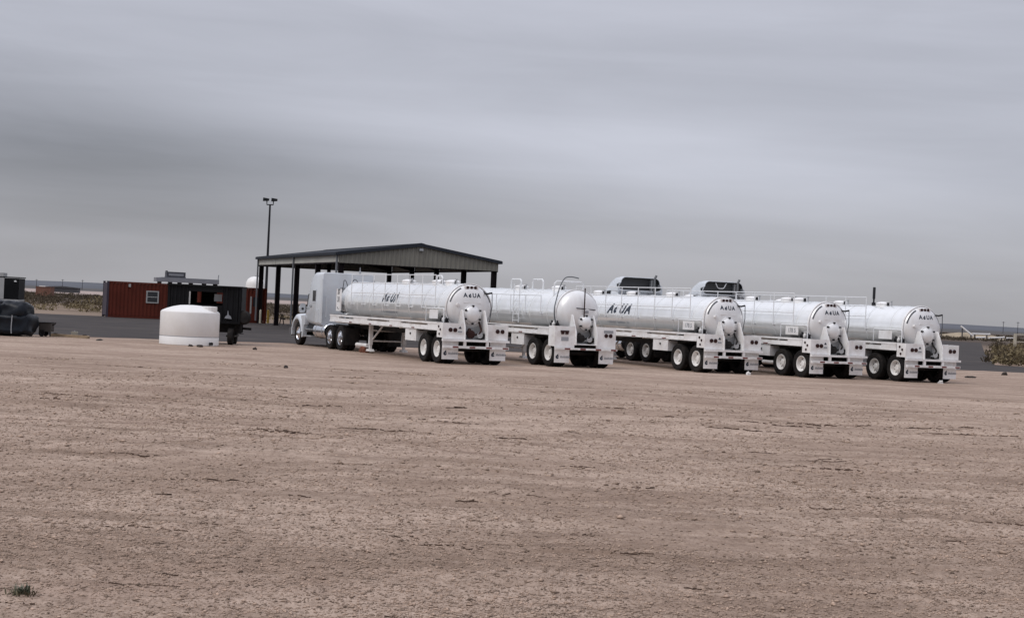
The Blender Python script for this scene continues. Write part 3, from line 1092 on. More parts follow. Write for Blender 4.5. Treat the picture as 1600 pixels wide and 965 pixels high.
    low = MB().tube([(0, .955, 1.93), (0, .955, 2.62)], .019, 8).tube([(0, .80, 1.95), (0, .955, 1.95)], .024, 8).mesh('rail_post', 'white_rail')
    x = rail_x[0]
    while x <= rail_x[1] + .01:
        put('rail_post', low if variant == 'vac' else post, root, (x, 0, 0))
        x += 1.30
    rails = (2.62,) if variant == 'vac' else (2.42, 2.82, 3.16)
    for z in rails:
        MB().tube([(rail_x[0], .955, z), (rail_x[0] + 1.3 * int((rail_x[1] - rail_x[0]) / 1.3 + .001), .955, z)], .017, 8).build('handrail', 'white_rail', root)
    # frame of pipe at the rear left with a placard
    if variant != 'vac':
        MB().tube([(xr + 1.55, 1.0, 1.95), (xr - .1, 1.0, 1.95), (xr - .14, 1.0, 1.91), (xr - .14, 1.0, 1.47)], .022, 8).tube([(xr + 1.55, 1.0, 1.95), (xr + 1.55, 1.0, 1.47)], .018, 8).build('guard_pipe', 'white_rail', root)
        pl = MB().box(xr + .45, xr + 1.25, .985, .997, 1.58, 1.90).build('number_plate', 'white_paint', root)
        if plate_text:
            v2, f2 = text2d(plate_text, .22, 0, .006, .5)
            MB().add([(xr + .85 - a, 1.001, 1.74 + b) for a, b in v2], f2).build('number', 'grey_decal', pl, smooth=0)
    else:
        # ladder on the side
        ld = MB().tube([(2.95, .95, 1.55), (2.95, .95, 3.05)], .02, 8).tube([(2.45, .95, 1.55), (2.45, .95, 3.05)], .02, 8).build('side_ladder', 'white_rail', root)
        for i in range(6):
            MB().tube([(2.95, .95, 1.62 + i * .25), (2.45, .95, 1.62 + i * .25)], .014, 6).build('rung', 'white_rail', ld)
    for (x, w, h) in hoops:
        pp = [(x, -.62, ZC + .60), (x, -.62, ZC + TR + h - .1), (x, -.52, ZC + TR + h), (x, .52, ZC + TR + h), (x, .62, ZC + TR + h - .1), (x, .62, ZC + .60)] if w == 'y' else \
             [(x - w / 2, .30, ZC + .80), (x - w / 2, .30, ZC + TR + h - .08), (x - w / 2 + .08, .30, ZC + TR + h), (x + w / 2 - .08, .30, ZC + TR + h), (x + w / 2, .30, ZC + TR + h - .08), (x + w / 2, .30, ZC + .80)]
        MB().tube(pp, .032, 8).build('guard_hoop', 'white_rail', root)
    if top_pipe is not None:
        MB().lathe([(.08, 0), (.08, .12), (.035, .14), (.035, .26), (.055, .28), (.055, .72), (.045, .74)], 'z', 14, (top_pipe, 0, ZC + TR - .02)).build('vent_pipe', 'black_plastic', root)
    if front_box:
        nb = MB().box(xf - .55, xf + .05, 1.0, 1.03, 1.62, 2.55).build('front_board', 'white_paint', root)
        for k, (t_, z) in enumerate((('37', 2.42), ('31', 2.10))):
            v2, f2 = text2d(t_, .30, 0, .012, .5)
            MB().add([(xf - .25 - a, 1.034, z + b) for a, b in v2], f2).build('number', 'dark_stripe', nb, smooth=0)
        MB().tube(smooth_path([(xf + .1, .78, 1.95), (xf - .05, .98, 1.82), (xf - .35, .985, 1.66), (xf - .75, .97, 1.58)], 4), .045, 8).build('bent_hose', 'hose_black', root)
    return root


def smooth_path(p, k):
    p = [Vector(q) for q in p]
    out = []
    for i in range(len(p) - 1):
        p0, p1, p2, p3 = p[max(i - 1, 0)], p[i], p[i + 1], p[min(i + 2, len(p) - 1)]
        for j in range(k):
            t = j / k
            out.append(0.5 * ((2 * p1) + (p2 - p0) * t + (2 * p0 - 5 * p1 + 4 * p2 - p3) * t * t + (3 * p1 - p0 - 3 * p2 + p3) * t ** 3))
    out.append(p[-1])
    return out


trailer('white tank trailer coupled to the pale sleeper truck, leftmost of the row', (-1.81, 60.63, 0), 25.05, side_text=(5.2, .31, .52),
        lids=(1.0, 2.3, 5.4), legs=7.5, front_box=True, seed=1, xf=11.0, hoops=((1.55, .55, .28),))
trailer('tank trailer with rounded rear dome, vertical dark sight gauge and looping hose', (2.2, 62.72, 0), 26.1, variant='vac', depth=.50, xr=-.50,
        lids=(1.0, 4.2), legs=5.2, seed=2, hoops=((.20, 'y', .30), (2.2, .9, .36), (4.1, .9, .36)), rail_x=(.6, 9.8))
trailer('white tank trailer with large dark side lettering, in the middle of the row', (7.81, 63.97, 0), 26.7, side_text=(5.87, .30, .58), lids=(3.1, 6.2, 9), seed=3, legs=8.9,
        plate_text='178 5')
trailer('white tank trailer between the middle trailer and the rightmost one', (11.75, 63.80, 0), 26.9, lids=(1.2, 2.0, 4.4, 9.0), seed=4, plate_text='178 5')
trailer('rightmost white tank trailer with a black vent pipe standing on top', (15.45, 64.34, 0), 26.1, lids=(1.75, 4.5, 8.6), seed=5, top_pipe=2.35, rail_x=(1.6, 10.7))


# ------------------------------------------------------------------ tractors
def tractor(label, pos, yaw, high=False, brace=False, seed=1):
    """origin on the ground under the middle of the drive tandem; steer axle at x = 5.1"""
    root = empty('semi_truck', pos, R(90 + yaw))
    tag(root, label, 'truck', 'semi trucks coupled to the trailers')
    P = 'tractor_paint'
    for s in (1, -1):
        MB().box(-1.3, 5.9, s * .42 - .045, s * .42 + .045, .78, 1.04).build('frame_rail', 'chassis_black', root)
    for x in (.66, -.66):
        dual_axle(root, x, chrome=not high)
    MB().tube([(5.1, -.95, .515), (5.1, .95, .515)], .07, 10).build('axle', 'chassis_black', root)
    for s in (1, -1):
        rz = 0 if s > 0 else math.pi
        w = put('tyre', TYRE, root, (5.1, s * 1.04, .515), rz)
        put('rim', RIMS, w)
        # quarter fenders / mud flap hangers
        MB().box(-1.42, -1.40, s * .93 - .3, s * .93 + .3, .25, .95).build('mud_flap', 'chassis_black', root)
        # polished fuel tank with straps
        ft = MB().lathe([(.001, 1.45), (.30, 1.45), (.33, 1.48), (.33, 2.92), (.30, 2.95), (.001, 2.95)], 'x', 30, (0, s * .88, .72), caps=False).build('fuel_tank', 'chrome', root)
        for xx in (1.75, 2.6):
            MB().lathe([(.331, -.03), (.338, -.028), (.338, .028), (.331, .03)], 'x', 30, (xx, s * .88, .72), caps=False).build('tank_strap', 'galvanised', ft)
        st = MB().box(3.1, 4.15, s * .72 if s > 0 else -1.2, 1.2 if s > 0 else -.72, .42, .47).box(3.1, 4.15, s * .80 if s > 0 else -1.18, 1.18 if s > 0 else -.80, .72, .76).build('step', 'galvanised', root)
    # fifth wheel
    MB().prism([(-.55, 1.06), (.45, 1.06), (.45, 1.12), (-.35, 1.12), (-.55, 1.09)], 'y', -.48, .48).build('fifth_wheel', 'chassis_black', root)
    MB().tube([(.7, -.3, .8), (.7, .3, .8)], .12, 12).tube([(-.7, -.3, .8), (-.7, .3, .8)], .12, 12).build('differential', 'chassis_black', root)
    # chassis filler that closes the view under the cab
    MB().box(1.3, 4.6, -.38, .38, .55, 1.02).build('gearbox', 'chassis_black', root)
    # --- wide sleeper box, narrower cab in front of it
    top = 3.12 if high else 3.24
    MB().loft([rrect(2.00, 1.18, .98, top - .02, .10, wt=1.14), rrect(2.05, 1.22, .97, top, .14, wt=1.18), rrect(3.05, 1.22, .97, top, .16, wt=1.18),
               rrect(3.45, 1.22, .97, top - .07, .22, wt=1.15), rrect(3.80, 1.21, .97, top - .22, .30, wt=1.10), rrect(4.0, 1.20, .98, top - .50, .30, wt=1.06)]).build('sleeper', P, root, smooth=40)
    MB().loft([rrect(4.002, .98, 1.0, 2.58, .18, wt=.88), rrect(4.55, .97, 1.0, 2.48, .18, wt=.84), rrect(4.75, .95, 1.0, 2.34, .18, wt=.82)]).build('cab', P, root, smooth=40)
    MB().loft([rrect(4.752, .90, 1.74, 2.30, .12, wt=.80), rrect(5.02, .88, 1.72, 1.84, .05, wt=.84)]).build('windscreen', 'glass_dark', root)
    # hood
    hood = MB().loft([rrect(4.74, .86, 1.0, 1.735, .22, wt=.74), rrect(5.2, .78, .95, 1.68, .24, wt=.64), rrect(5.8, .68, .85, 1.52, .26, wt=.52), rrect(6.15, .52, .75, 1.32, .25, wt=.40)]).build('hood', P, root, smooth=50)
    MB().prism([(-.32, .62), (.32, .62), (.36, 1.12), (.28, 1.2), (-.28, 1.2), (-.36, 1.12)], 'x', 6.152, 6.19).build('grille', 'chrome', hood)
    for s in (1, -1):
        # rounded fender over the steer wheel, swelling out beyond the hood
        secs = []
        for i in range(15):
            a = R(-10 + 186 * i / 14)
            cx, cz = 5.12 + .62 * math.cos(a), .56 + .60 * math.sin(a)
            ox, oz = 5.12 + .80 * math.cos(a), .56 + .84 * math.sin(a)
            if i > 9:
                t = (i - 9) / 5
                ox -= .12 * t
            secs.append([(cx, s * .55, cz), (cx, s * 1.25, cz), (ox * .4 + cx * .6, s * 1.265, oz * .4 + cz * .6), (ox * .85 + cx * .15, s * 1.20, oz * .85 + cz * .15), (ox, s * 1.05, oz), (ox, s * .55, oz + .05)])
        MB().loft(secs).build('fender', P, root, smooth=60)
        # panel behind the wheel, down to the step
        MB().prism([(4.22, .40), (4.42, .36), (4.40, .80), (4.46, 1.10), (4.56, 1.32), (3.95, 1.32), (3.95, .95), (4.12, .92)], 'y', s * 1.06, s * 1.235).build('side_skirt', P, root)
        MB().prism([(5.86, .92), (6.02, .86), (6.02, 1.04), (5.88, 1.14)], 'y', s * .70, s * 1.0).build('headlight', 'lamp_clear', root)
        dr = MB().prism([(4.01, 1.05), (4.66, 1.05), (4.66, 1.72), (4.01, 1.75)], 'y', s * .95, s * .99).build('door', P, root)
        MB().box(4.05, 4.17, .9905 if s > 0 else -1.01, 1.01 if s > 0 else -.9905, 1.55, 1.58).build('handle', 'black_plastic', dr)
        MB().prism([(4.04, 1.80), (4.66, 1.80), (4.54, 2.28), (4.06, 2.34)], 'y', s * .84, s * .955).build('door_window', 'glass_dark', root)
        sw = MB().prism([(2.70, 1.98), (3.12, 1.98), (3.12, 2.44), (2.70, 2.44)], 'y', s * 1.17, s * 1.218).build('sleeper_window', 'glass_dark', root)
        MB().prism([(2.64, 1.92), (3.18, 1.92), (3.18, 2.50), (2.64, 2.50)], 'y', s * 1.16, s * 1.213).build('window_frame', P, sw)
        MB().prism([(2.18, 1.06), (2.62, 1.06), (2.62, 1.62), (2.18, 1.62)], 'y', s * 1.20, s * 1.228).build('locker_door', P, root)
        MB().box(3.25, 3.55, 1.2195 if s > 0 else -1.226, 1.226 if s > 0 else -1.2195, 1.72, 1.80).build('sleeper_badge', 'grey_decal', root)
        mi = MB().loft([rrect(4.50, .13, 1.46, 1.86, .09), rrect(4.74, .10, 1.44, 1.76, .08)]).build('mirror', P, root, (0, s * 1.20, 0))
        MB().tube([(4.62, s * (.96 - 1.20), 1.66), (4.66, -s * .08, 1.66)], .025, 6).build('mirror_arm', 'chassis_black', mi)
        MB().lathe([(.055, 0), (.055, .012)], 'x', 12, (4.486, 0, 1.62)).build('spot_mirror', 'black_plastic', mi)
        # side extender at the back of the sleeper
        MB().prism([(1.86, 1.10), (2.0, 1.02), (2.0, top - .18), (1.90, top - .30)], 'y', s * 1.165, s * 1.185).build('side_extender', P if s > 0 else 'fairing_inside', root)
    # rear window trims, grab rails and air lines on the back wall
    MB().box(1.975, 1.998, -.35, .35, 2.30, 2.62).build('rear_vent', 'grey_decal', root)
    for k, y in enumerate((-.05, .30)):
        c = ((.9, y + .1 * k, 1.9), (1.4, y, 2.85 - .1 * k), (1.97, y * .6, 2.55))
        MB().tube(smooth_path([(1.99, y, 2.30), (1.78, y, 2.72), (1.45, y * 1.3, 2.98 - .06 * k), (1.05, y * 1.5, 2.90), (.78, y * 1.5, 2.66)], 5), .016, 8).build('air_line', 'hose_black', root)
    MB().tube([(1.90, .98, 1.3), (1.90, .98, 2.2)], .014, 6).tube([(1.90, .98, 1.3), (2.0, .98, 1.3)], .014, 6).tube([(1.90, .98, 2.2), (2.0, .98, 2.2)], .014, 6).build('grab_rail', P, root)
    MB().box(6.0, 6.30, -1.2, 1.2, .40, .74).build('bumper', 'chrome', root)
    if not high:
        # antenna base and roof marker lamps
        MB().lathe([(.012, 0), (.05, .05), (.05, .12), (.015, .16), (.015, .30)], 'z', 10, (2.25, -.6, top - .01)).build('antenna_base', 'grey_decal', root)
        for i in range(5):
            MB().lathe([(.05, 0), (.05, .04), (.03, .06)], 'z', 10, (3.52, -.6 + .3 * i, top - .105)).build('roof_marker', 'lamp_amber', root)
    else:
        # roof fairing, hollow at the back
        secs = []
        prof = [(2.0, 3.74), (2.3, 3.76), (2.8, 3.71), (3.2, 3.55), (3.6, 3.26), (3.84, 2.98)]
        outer = [rrect(x, 1.19 - .02 * i, top - .26, z, .26 - .01 * i, wt=1.04 - .04 * i) for i, (x, z) in enumerate(prof)]
        rf = MB().loft(outer, cap0=False).build('roof_fairing', P, root, smooth=50)
        # lip and dark hollow
        a = rrect(2.0, 1.19, top - .26, 3.74, .26, wt=1.04)
        b = rrect(2.0, 1.15, top + .03, 3.715, .24, wt=1.015)
        MB().loft([a, b], False, False).build('fairing_lip', P, rf, smooth=0)
        c = rrect(2.20, 1.14, top + .04, 3.70, .23, wt=1.0)
        b2 = rrect(2.001, 1.15, top + .03, 3.715, .24, wt=1.015)
        MB().loft([b2, c], False, True).build('fairing_hollow', 'fairing_inside', rf)
        for yy in (-.62,):
            MB().box(2.02, 2.19, yy - .02, yy + .02, top + .04, 3.66).build('fairing_rib', 'galvanised', rf)
        if brace:
            MB().tube([(2.05, .42, 3.66), (2.05, .32, 3.48), (2.05, .24, 3.42), (2.05, .02, 3.42), (2.05, -.06, 3.48), (2.05, -.16, 3.66)], .022, 8).build('fairing_brace', 'white_rail', rf)
        # high side glazing and black trim at the cab shoulder
        for s in (1, -1):
            MB().prism([(2.55, 2.62), (3.62, 2.62), (3.46, 3.02), (2.66, 3.09)], 'y', s * 1.10, s * 1.225).build('upper_window', 'glass_dark', root)
            MB().box(1.985, 1.999, .62 if s > 0 else -1.0, 1.0 if s > 0 else -.62, 2.72, 2.95).build('rear_grille', 'black_plastic', root)
        # exhaust stack
        MB().tube([(1.80, -.62, 1.2), (1.80, -.62, 3.70), (1.80, -.70, 3.86)], .055, 14).build('exhaust_stack', 'stack_grey', root)
    return root


def along(pos, yaw, d):
    return (pos[0] - math.sin(R(yaw)) * d, pos[1] + math.cos(R(yaw)) * d, 0)


tractor('pale grey sleeper truck with a square side window, leftmost truck', along((-1.81, 60.63), 25.05, 10.55), 25.05)
tractor('high-roofed truck with a plain dark hollow roof fairing, behind the middle trailer', along((11.75, 63.80), 26.9, 11.2), 26.9, high=True)
tractor('high-roofed truck with a pale bracket in its dark roof fairing', along((15.45, 64.34), 26.1, 11.2), 26.1, high=True, brace=True)


# ------------------------------------------------------------------ canopy
def corrugated(x0, x1, z0, zt, y, pitch=.30, depth=.035):
    """ribbed sheet in the x-z plane at y; zt(x) gives the upper edge"""
    vs, fs = [], []
    x = x0
    k = 0
    cols = []
    while x < x1 - 1e-6:
        for fx, d in ((0, 0), (.38, 0), (.5, 1), (.88, 1)):
            xx = min(x + fx * pitch, x1)
            cols.append((xx, y - d * depth))
        x += pitch
    cols.append((x1, y))
    for xx, yy in cols:
        vs += [(xx, yy, z0), (xx, yy, zt(xx))]
    for i in range(len(cols) - 1):
        fs.append((2 * i, 2 * i + 2, 2 * i + 3, 2 * i + 1))
    return vs, fs


def canopy():
    L, W, he, hr = 24.5, 10.0, 5.0, 5.76
    root = empty('open_canopy', (-10.65, 102.6, 0), R(20))
    tag(root, 'open steel canopy with a low gable roof and tan metal fascia behind the trucks', 'canopy')
    # local: x to the right along the gable, y away from the camera
    for k in range(5):
        for x in (0, W):
            y = k * L / 4
            MB().box(x - .15, x + .15, y - .012, y + .012, 0.03, he - .05).box(x - .16, x - .13, y - .12, y + .12, .03, he - .05).box(x + .13, x + .16, y - .12, y + .12, .03, he - .05).box(x - .22, x + .22, y - .2, y + .2, 0, .03).build('column', 'canopy_steel', root)
        # rafters
        for s in (0, 1):
            xa, xb = (0, W / 2) if s == 0 else (W, W / 2)
            MB().prism([(xa, he - .55), (xb, hr - .32), (xb, hr - .06), (xa, he - .06)], 'y', k * L / 4 - .07 + .2, k * L / 4 + .07 + .2).build('rafter', 'canopy_steel', root)
    for x in (W * .52,):
        MB().box(x - .12, x + .12, L - .12, L + .12, 0, hr - .5).build('column', 'canopy_steel', root)
    for i in range(6):
        for s in (0, 1):
            t = (i + .5) / 6
            x = W / 2 * t if s == 0 else W - W / 2 * t
            z = he + (hr - he) * t - .10
            MB().box(x - .03, x + .03, 0.1, L - .1, z - .08, z + .06).build('purlin', 'canopy_steel', root)
    # roof sheets (two slopes), thin ribbed
    o = .32
    slope = (hr - he) / (W / 2)
    for s in (0, 1):
        vs, fs = [], []
        n = 61
        for i in range(n):
            y = -o + (L + 2 * o) * i / (n - 1)
            dz = .045 if i % 2 else 0
            xa, xb = (-o, W / 2) if s == 0 else (W + o, W / 2)
            vs += [(xa, y, he - slope * o + dz), (xb, y, hr + dz)]
        for i in range(n - 1):
            fs.append((2 * i, 2 * i + 2, 2 * i + 3, 2 * i + 1))
        MB().add(vs, fs).build('roof_sheet', 'canopy_roof', root, smooth=0)
        vs2 = [(x, y, z - .07) for x, y, z in vs]
        MB().add(vs2, fs).build('roof_liner', 'canopy_steel', root, smooth=0)
        # rake trim along the gable, eave gutter along the side
        for y in (-o - .05, L + o):
            xa = -o - .05 if s == 0 else W + o + .05
            za = he - slope * (o + .05)
            MB().prism([(xa, za - .13), (W / 2, hr - .13), (W / 2, hr + .07), (xa, za + .07)], 'y', y, y + .05).build('rake_trim', 'canopy_roof', root)
        xg = -o - .12 if s == 0 else W + o
        MB().box(xg, xg + .12, -o, L + o, he - slope * o - .13, he - slope * o + .04).build('gutter', 'canopy_roof', root)
    MB().prism([(W / 2 - .25, hr + .01), (W / 2, hr + .055), (W / 2 + .25, hr + .01), (W / 2 + .25, hr + .05), (W / 2, hr + .10), (W / 2 - .25, hr + .05)], 'y', -o, L + o).build('ridge_cap', 'canopy_roof', root)
    # gable walls and side fascia
    for y in (-.20, L + .2):
        vs, fs = corrugated(-.18, W + .18, 4.36, lambda x: he - .06 + slope * (min(x, W - x)) - .03, y)
        MB().add(vs, fs).build('gable_sheet', 'gable_wall', root, smooth=0)
        MB().box(-.2, W + .2, y + .012, y + .10, 4.30, 4.40).build('gable_girt', 'canopy_steel', root)
    for x in (-.20, W + .20):
        for k in range(4):
            ya, yb = k * L / 4 + (0 if k else -.2), (k + 1) * L / 4
            vs, fs = corrugated(ya + .01, yb - .01, 4.40, lambda q: he - .12, 0, .3)
            sgn = 1 if x > 0 else -1
            MB().add([(x - sgn * d, a, z) for a, d, z in vs], fs).build('fascia_sheet', 'canopy_wall', root, smooth=0)
        MB().box(x - .04, x + .04, 0, L, 4.32, 4.41).build('eave_girt', 'canopy_steel', root)
    for y in (0.0, L / 2, L):
        MB().box(-.34, -.24, y - .06, y + .06, .2, he - .1).build('downspout', 'downspout', root)
    MB().box(W / 2 - .12, W / 2 + .12, -.42, -.30, hr - .40, hr - .26).build('wall_light', 'galvanised', root)


canopy()


def flood_pole():
    root = empty('light_pole', (-20.3, 137.0, 0))
    tag(root, 'tall dark flood light pole rising behind the canopy corner', 'light pole')
    MB().lathe([(.13, 0), (.12, 2), (.075, 9.6)], 'z', 14).build('pole', 'pole_dark', root)
    MB().lathe([(.25, 0), (.25, .04), (.14, .06)], 'z', 14).build('base_plate', 'pole_dark', root)
    MB().tube([(-.27, 0, 9.92), (-.26, 0, 9.60), (.26, 0, 9.60), (.27, 0, 9.92)], .05, 8).build('crossarm', 'pole_dark', root)
    for x in (-.34, .34):
        h = MB().prism([(x - .24, 9.88), (x + .22, 9.92), (x + .24, 10.10), (x - .22, 10.16)], 'y', -.18, .18).build('floodlight', 'pole_dark', root)
        MB().box(x - .18, x + .18, -.195, -.182, 9.94, 10.08).build('lens', 'glass_dark', h)


flood_pole()


# ------------------------------------------------------------------ red container office
def container():
    Lc = 11.9
    root = empty('container_office', (-29.77, 122.16, 0), R(20.5))
    tag(root, 'dark red shipping container office with a white framed window', 'container')
    H = 2.66
    vs, fs = corrugated(.15, Lc - .15, .16, lambda x: H - .12, .05, .28, .04)
    MB().add(vs, fs).build('side_wall', 'container_red', root, smooth=0)
    MB().box(.15, Lc - .15, 2.36, 2.40, .16, H - .12).build('back_wall', 'container_red', root)
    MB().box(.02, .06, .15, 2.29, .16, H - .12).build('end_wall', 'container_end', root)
    MB().box(Lc - .06, Lc - .02, .15, 2.29, .16, H - .12).build('end_wall', 'container_red', root)
    MB().box(.1, Lc - .1, .06, 2.38, H - .06, H - .03).build('roof', 'container_red', root)
    MB().box(.1, Lc - .1, .06, 2.38, .05, .14).build('floor', 'chassis_black', root)
    for x in (0, Lc - .15):
        for y in (0, 2.29):
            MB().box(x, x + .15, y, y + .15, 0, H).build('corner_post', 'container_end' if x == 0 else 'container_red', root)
    for z in (0.02, H - .119):
        MB().box(.151, Lc - .151, 0.0, .08, z, z + .118).build('side_rail', 'container_red', root)
    w = MB().box(2.86, 3.78, -.035, -.005, 1.16, 1.24).box(2.86, 3.78, -.035, -.005, 1.99, 2.07).box(2.86, 2.95, -.035, -.005, 1.24, 1.99).box(3.69, 3.78, -.035, -.005, 1.24, 1.99).box(2.95, 3.69, -.03, -.005, 1.59, 1.64).build('window', 'trim_white', root)
    for z0, z1 in ((1.241, 1.589), (1.641, 1.989)):
        MB().box(2.951, 3.689, -.02, -.006, z0, z1).build('pane', 'pane', w)
    d = MB().box(10.55, 11.35, -.03, -.005, .16, 2.2).build('door', 'container_red', root)
    MB().box(10.62, 10.74, -.04, -.031, .7, 2.0).build('door_trim', 'trim_white', d)
    MB().box(10.85, 11.2, -.036, -.031, 1.25, 1.95).build('pane', 'pane', d)
    MB().box(1.55, 1.70, -.12, .0, 2.28, 2.50).build('wall_light', 'trim_white', root)
    return root


container()


def roof_platform():
    root = empty('steel_platform', (-26.63, 124.25, 2.64), R(20.5))
    tag(root, 'grey flat steel platform resting on top of the red container', 'platform')
    MB().box(0, 4.7, 0, 1.3, .16, .46).build('deck', 'platform_grey', root)
    MB().box(.4, 4.7, .02, 1.28, .465, .50).build('deck_plate', 'platform_grey', root)
    for x in (.25, 1.05, 1.75, 2.6, 3.6, 4.45):
        MB().box(x, x + .16, .1, 1.2, 0, .159).build('bearer', 'dark_wood', root)
    MB().tube([(4.62, .08, .46), (4.66, .08, .86)], .03, 8).build('stub_post', 'platform_grey', root)
    u = empty('rooftop_unit', (-25.95, 124.65, 3.145), R(20.5))
    tag(u, 'dark boxy rooftop unit on the grey platform', 'rooftop unit')
    MB().box(0, 1.4, 0, .06, .06, .42).box(0, 1.4, .84, .9, .06, .42).box(0, .06, .061, .839, .06, .42).box(1.34, 1.4, .061, .839, .06, .42).box(-.02, 1.42, -.02, .92, 0, .059).build('housing', 'unit_dark', u)
    MB().box(.14, 1.26, -.015, -.002, .12, .30).build('panel', 'platform_grey', u)
    MB().box(-.10, .06, -.02, .1, .425, .50).build('corner_cap', 'unit_dark', u)
    MB().box(.061, 1.339, .061, .839, .30, .34).build('fan_deck', 'unit_dark', u)


roof_platform()

# white vertical tank behind the container
vt = empty('storage_tank', (-25.2, 163.0, 0))
tag(vt, 'white domed upright tank showing above the right end of the red container', 'storage tank')
MB().lathe([(.95, 0), (.95, 3.1), (.92, 3.35), (.78, 3.65), (.5, 3.86), (.2, 3.93), (.001, 3.94)], 'z', 36).build('shell', 'poly_white', vt)
MB().lathe([(.22, 0), (.22, .12), (.05, .14), (.05, .26)], 'z', 16, (.1, 0, 3.90)).build('lid', 'galvanised', vt)
for z in (.8, 1.6, 2.4):
    MB().lathe([(.951, -.03), (.97, -.02), (.97, .02), (.951, .03)], 'z', 36, (0, 0, z), caps=False).build('band', 'poly_white', vt)


# ------------------------------------------------------------------ white poly tank
def poly_tank():
    root = empty('water_tank', (-12.92, 66.95, 0))
    root.scale = (.97, .97, 1)
    tag(root, 'squat white plastic water tank with a low dome lying at the yard edge', 'water tank')
    MB().lathe([(1.20, 0), (1.215, .02), (1.215, .32), (1.205, .335), (1.205, .365), (1.215, .38), (1.215, 1.26), (1.20, 1.32), (1.14, 1.37), (.95, 1.45), (.7, 1.53), (.42, 1.585), (.15, 1.60), (.001, 1.60)], 'z', 64).build('shell', 'poly_white', root)
    MB().lathe([(1.207, .337), (1.2085, .338), (1.2085, .362), (1.207, .363)], 'z', 64, caps=False).build('mould_line', 'grey_decal', root)
    lid = MB().lathe([(.30, 0), (.30, .27), (.285, .285), (.001, .29)], 'z', 28, (.84, -.25, 1.29)).build('filler_neck', 'poly_white', root)
    for i in range(16):
        a = 2 * math.pi * i / 16
        MB().box(-.012, .012, -.012, .012, 0, .2).build('lid_rib', 'poly_white', lid, (.84 + .30 * math.cos(a), -.25 + .30 * math.sin(a), 1.36), a)
    MB().tube([(1.0, -.70, .10), (1.10, -.80, .10)], .06, 10).build('outlet', 'black_plastic', root)


poly_tank()


# ------------------------------------------------------------------ black roofed trailer
def cook_trailer():
    root = empty('black_trailer', (-14.27, 69.0, 0), R(4))
    tag(root, 'black roofed box trailer with window openings behind the white water tank', 'trailer')
    W, D, z0, z1 = 3.0, 2.1, .88, 2.44
    M = 'black_sheet'
    MB().box(0, W, 0, D, z0, z0 + .10).build('floor', M, root)
    MB().box(-.05, W + .05, -.08, D + .08, z1 - .06, z1).build('roof', M, root)
    # ribbed front panels around a long service opening
    vs, fs = corrugated(0.04, .86, z0 + .1, lambda x: z1 - .06, 0.03, .16, .03)
    MB().add(vs, fs).build('wall_panel', M, root, smooth=0)
    vs, fs = corrugated(2.25, W - .04, z0 + .1, lambda x: z1 - .06, 0.03, .22, .03)
    MB().add(vs, fs).build('wall_panel', M, root, smooth=0)
    MB().box(.861, 2.249, 0, .04, z0 + .1, 1.62).build('counter_wall', M, root)
    MB().box(.861, 2.249, 0, .04, 2.16, z1 - .061).build('header', M, root)
    # back wall with two openings
    for xa, xb, za, zb in ((0, .95, z0 + .1, z1 - .06), (1.12, 1.55, 1.7, 2.15), (2.20, W, z0 + .1, z1 - .06), (.95, 2.20, z0 + .1, 1.7), (.95, 2.20, 2.15, z1 - .06), (1.55, 1.78, 1.7, 2.15)):
        MB().box(xa + .001, xb - .001, D - .04, D, za, zb).build('back_panel', M, root)
    for x in (0, W):
        MB().box(x - .03, x + .03, .05, D - .05, z0 + .1, z1 - .06).build('end_panel', M, root)
    for x in (0, W - .08):
        for y in (-.02, D - .06):
            MB().box(x, x + .08, y, y + .08, z0, z1 - .06).build('corner_post', M, root)
    MB().box(.86, .92, -.03, -.005, 1.62, 2.15).build('awning_strut', 'trim_white', root)
    MB().box(1.80, 2.12, .9, .93, 1.78, 2.08).build('inner_cabinet', 'galvanised', root)
    for x, y in ((.55, .25), (.55, D - .25), (2.62, .25), (2.62, D - .25)):
        w = put('tyre', tyre_small, root, (x, y, .36), math.pi / 2)
        put('rim', rim_small, w)
    MB().box(.2, 3.0, .5, .62, .5, .86).box(.2, 3.0, D - .62, D - .5, .5, .86).build('frame_beam', 'chassis_black', root)
    MB().box(2.45, 2.8, .02, D - .02, .33, .40).build('axle', 'chassis_black', root)
    # tongue with jack and a pale safety plate
    MB().beam((2.7, D / 2, .70), (3.4, D / 2 - .1, .68), .10, .10).build('tongue', 'chassis_black', root)
    MB().tube([(3.02, .2, 1.0), (3.02, .2, .50)], .045, 10).lathe([(.14, 0), (.14, .02), (.05, .05)], 'z', 12, (3.02, .2, .47)).build('jack_stand', 'chassis_black', root)
    MB().prism([(2.36, 1.10), (2.66, 1.08), (2.61, 1.19), (2.53, 1.25), (2.50, 1.42), (2.48, 1.42), (2.47, 1.24), (2.40, 1.18)], 'y', -.06, -.02).build('safety_plate', 'platform_grey', root)
    MB().lathe([(.001, -.10), (.22, -.08), (.30, .02), (.22, .10), (.001, .11)], 'y', 18, (3.14, .1, 1.16)).build('propane_bottle', 'chassis_black', root)


def small_wheel(rad, wid, rim_mat='galvanised'):
    h = wid / 2
    t = MB().lathe([(rad * .55, -h * .8), (rad * .8, -h), (rad * .97, -h * .8), (rad, -h * .4), (rad, h * .4), (rad * .97, h * .8), (rad * .8, h), (rad * .55, h * .8), (rad * .55, -h * .8)], 'y', 28, caps=False).mesh('tyre', 'rubber')
    r_ = MB().lathe([(rad * .57, h * .75), (rad * .5, h * .5), (rad * .3, h * .3), (rad * .2, h * .6), (.001, h * .6)], 'y', 20, caps=False).mesh('rim', rim_mat)
    return t, r_


tyre_small, rim_small = small_wheel(.36, .24)
cook_trailer()


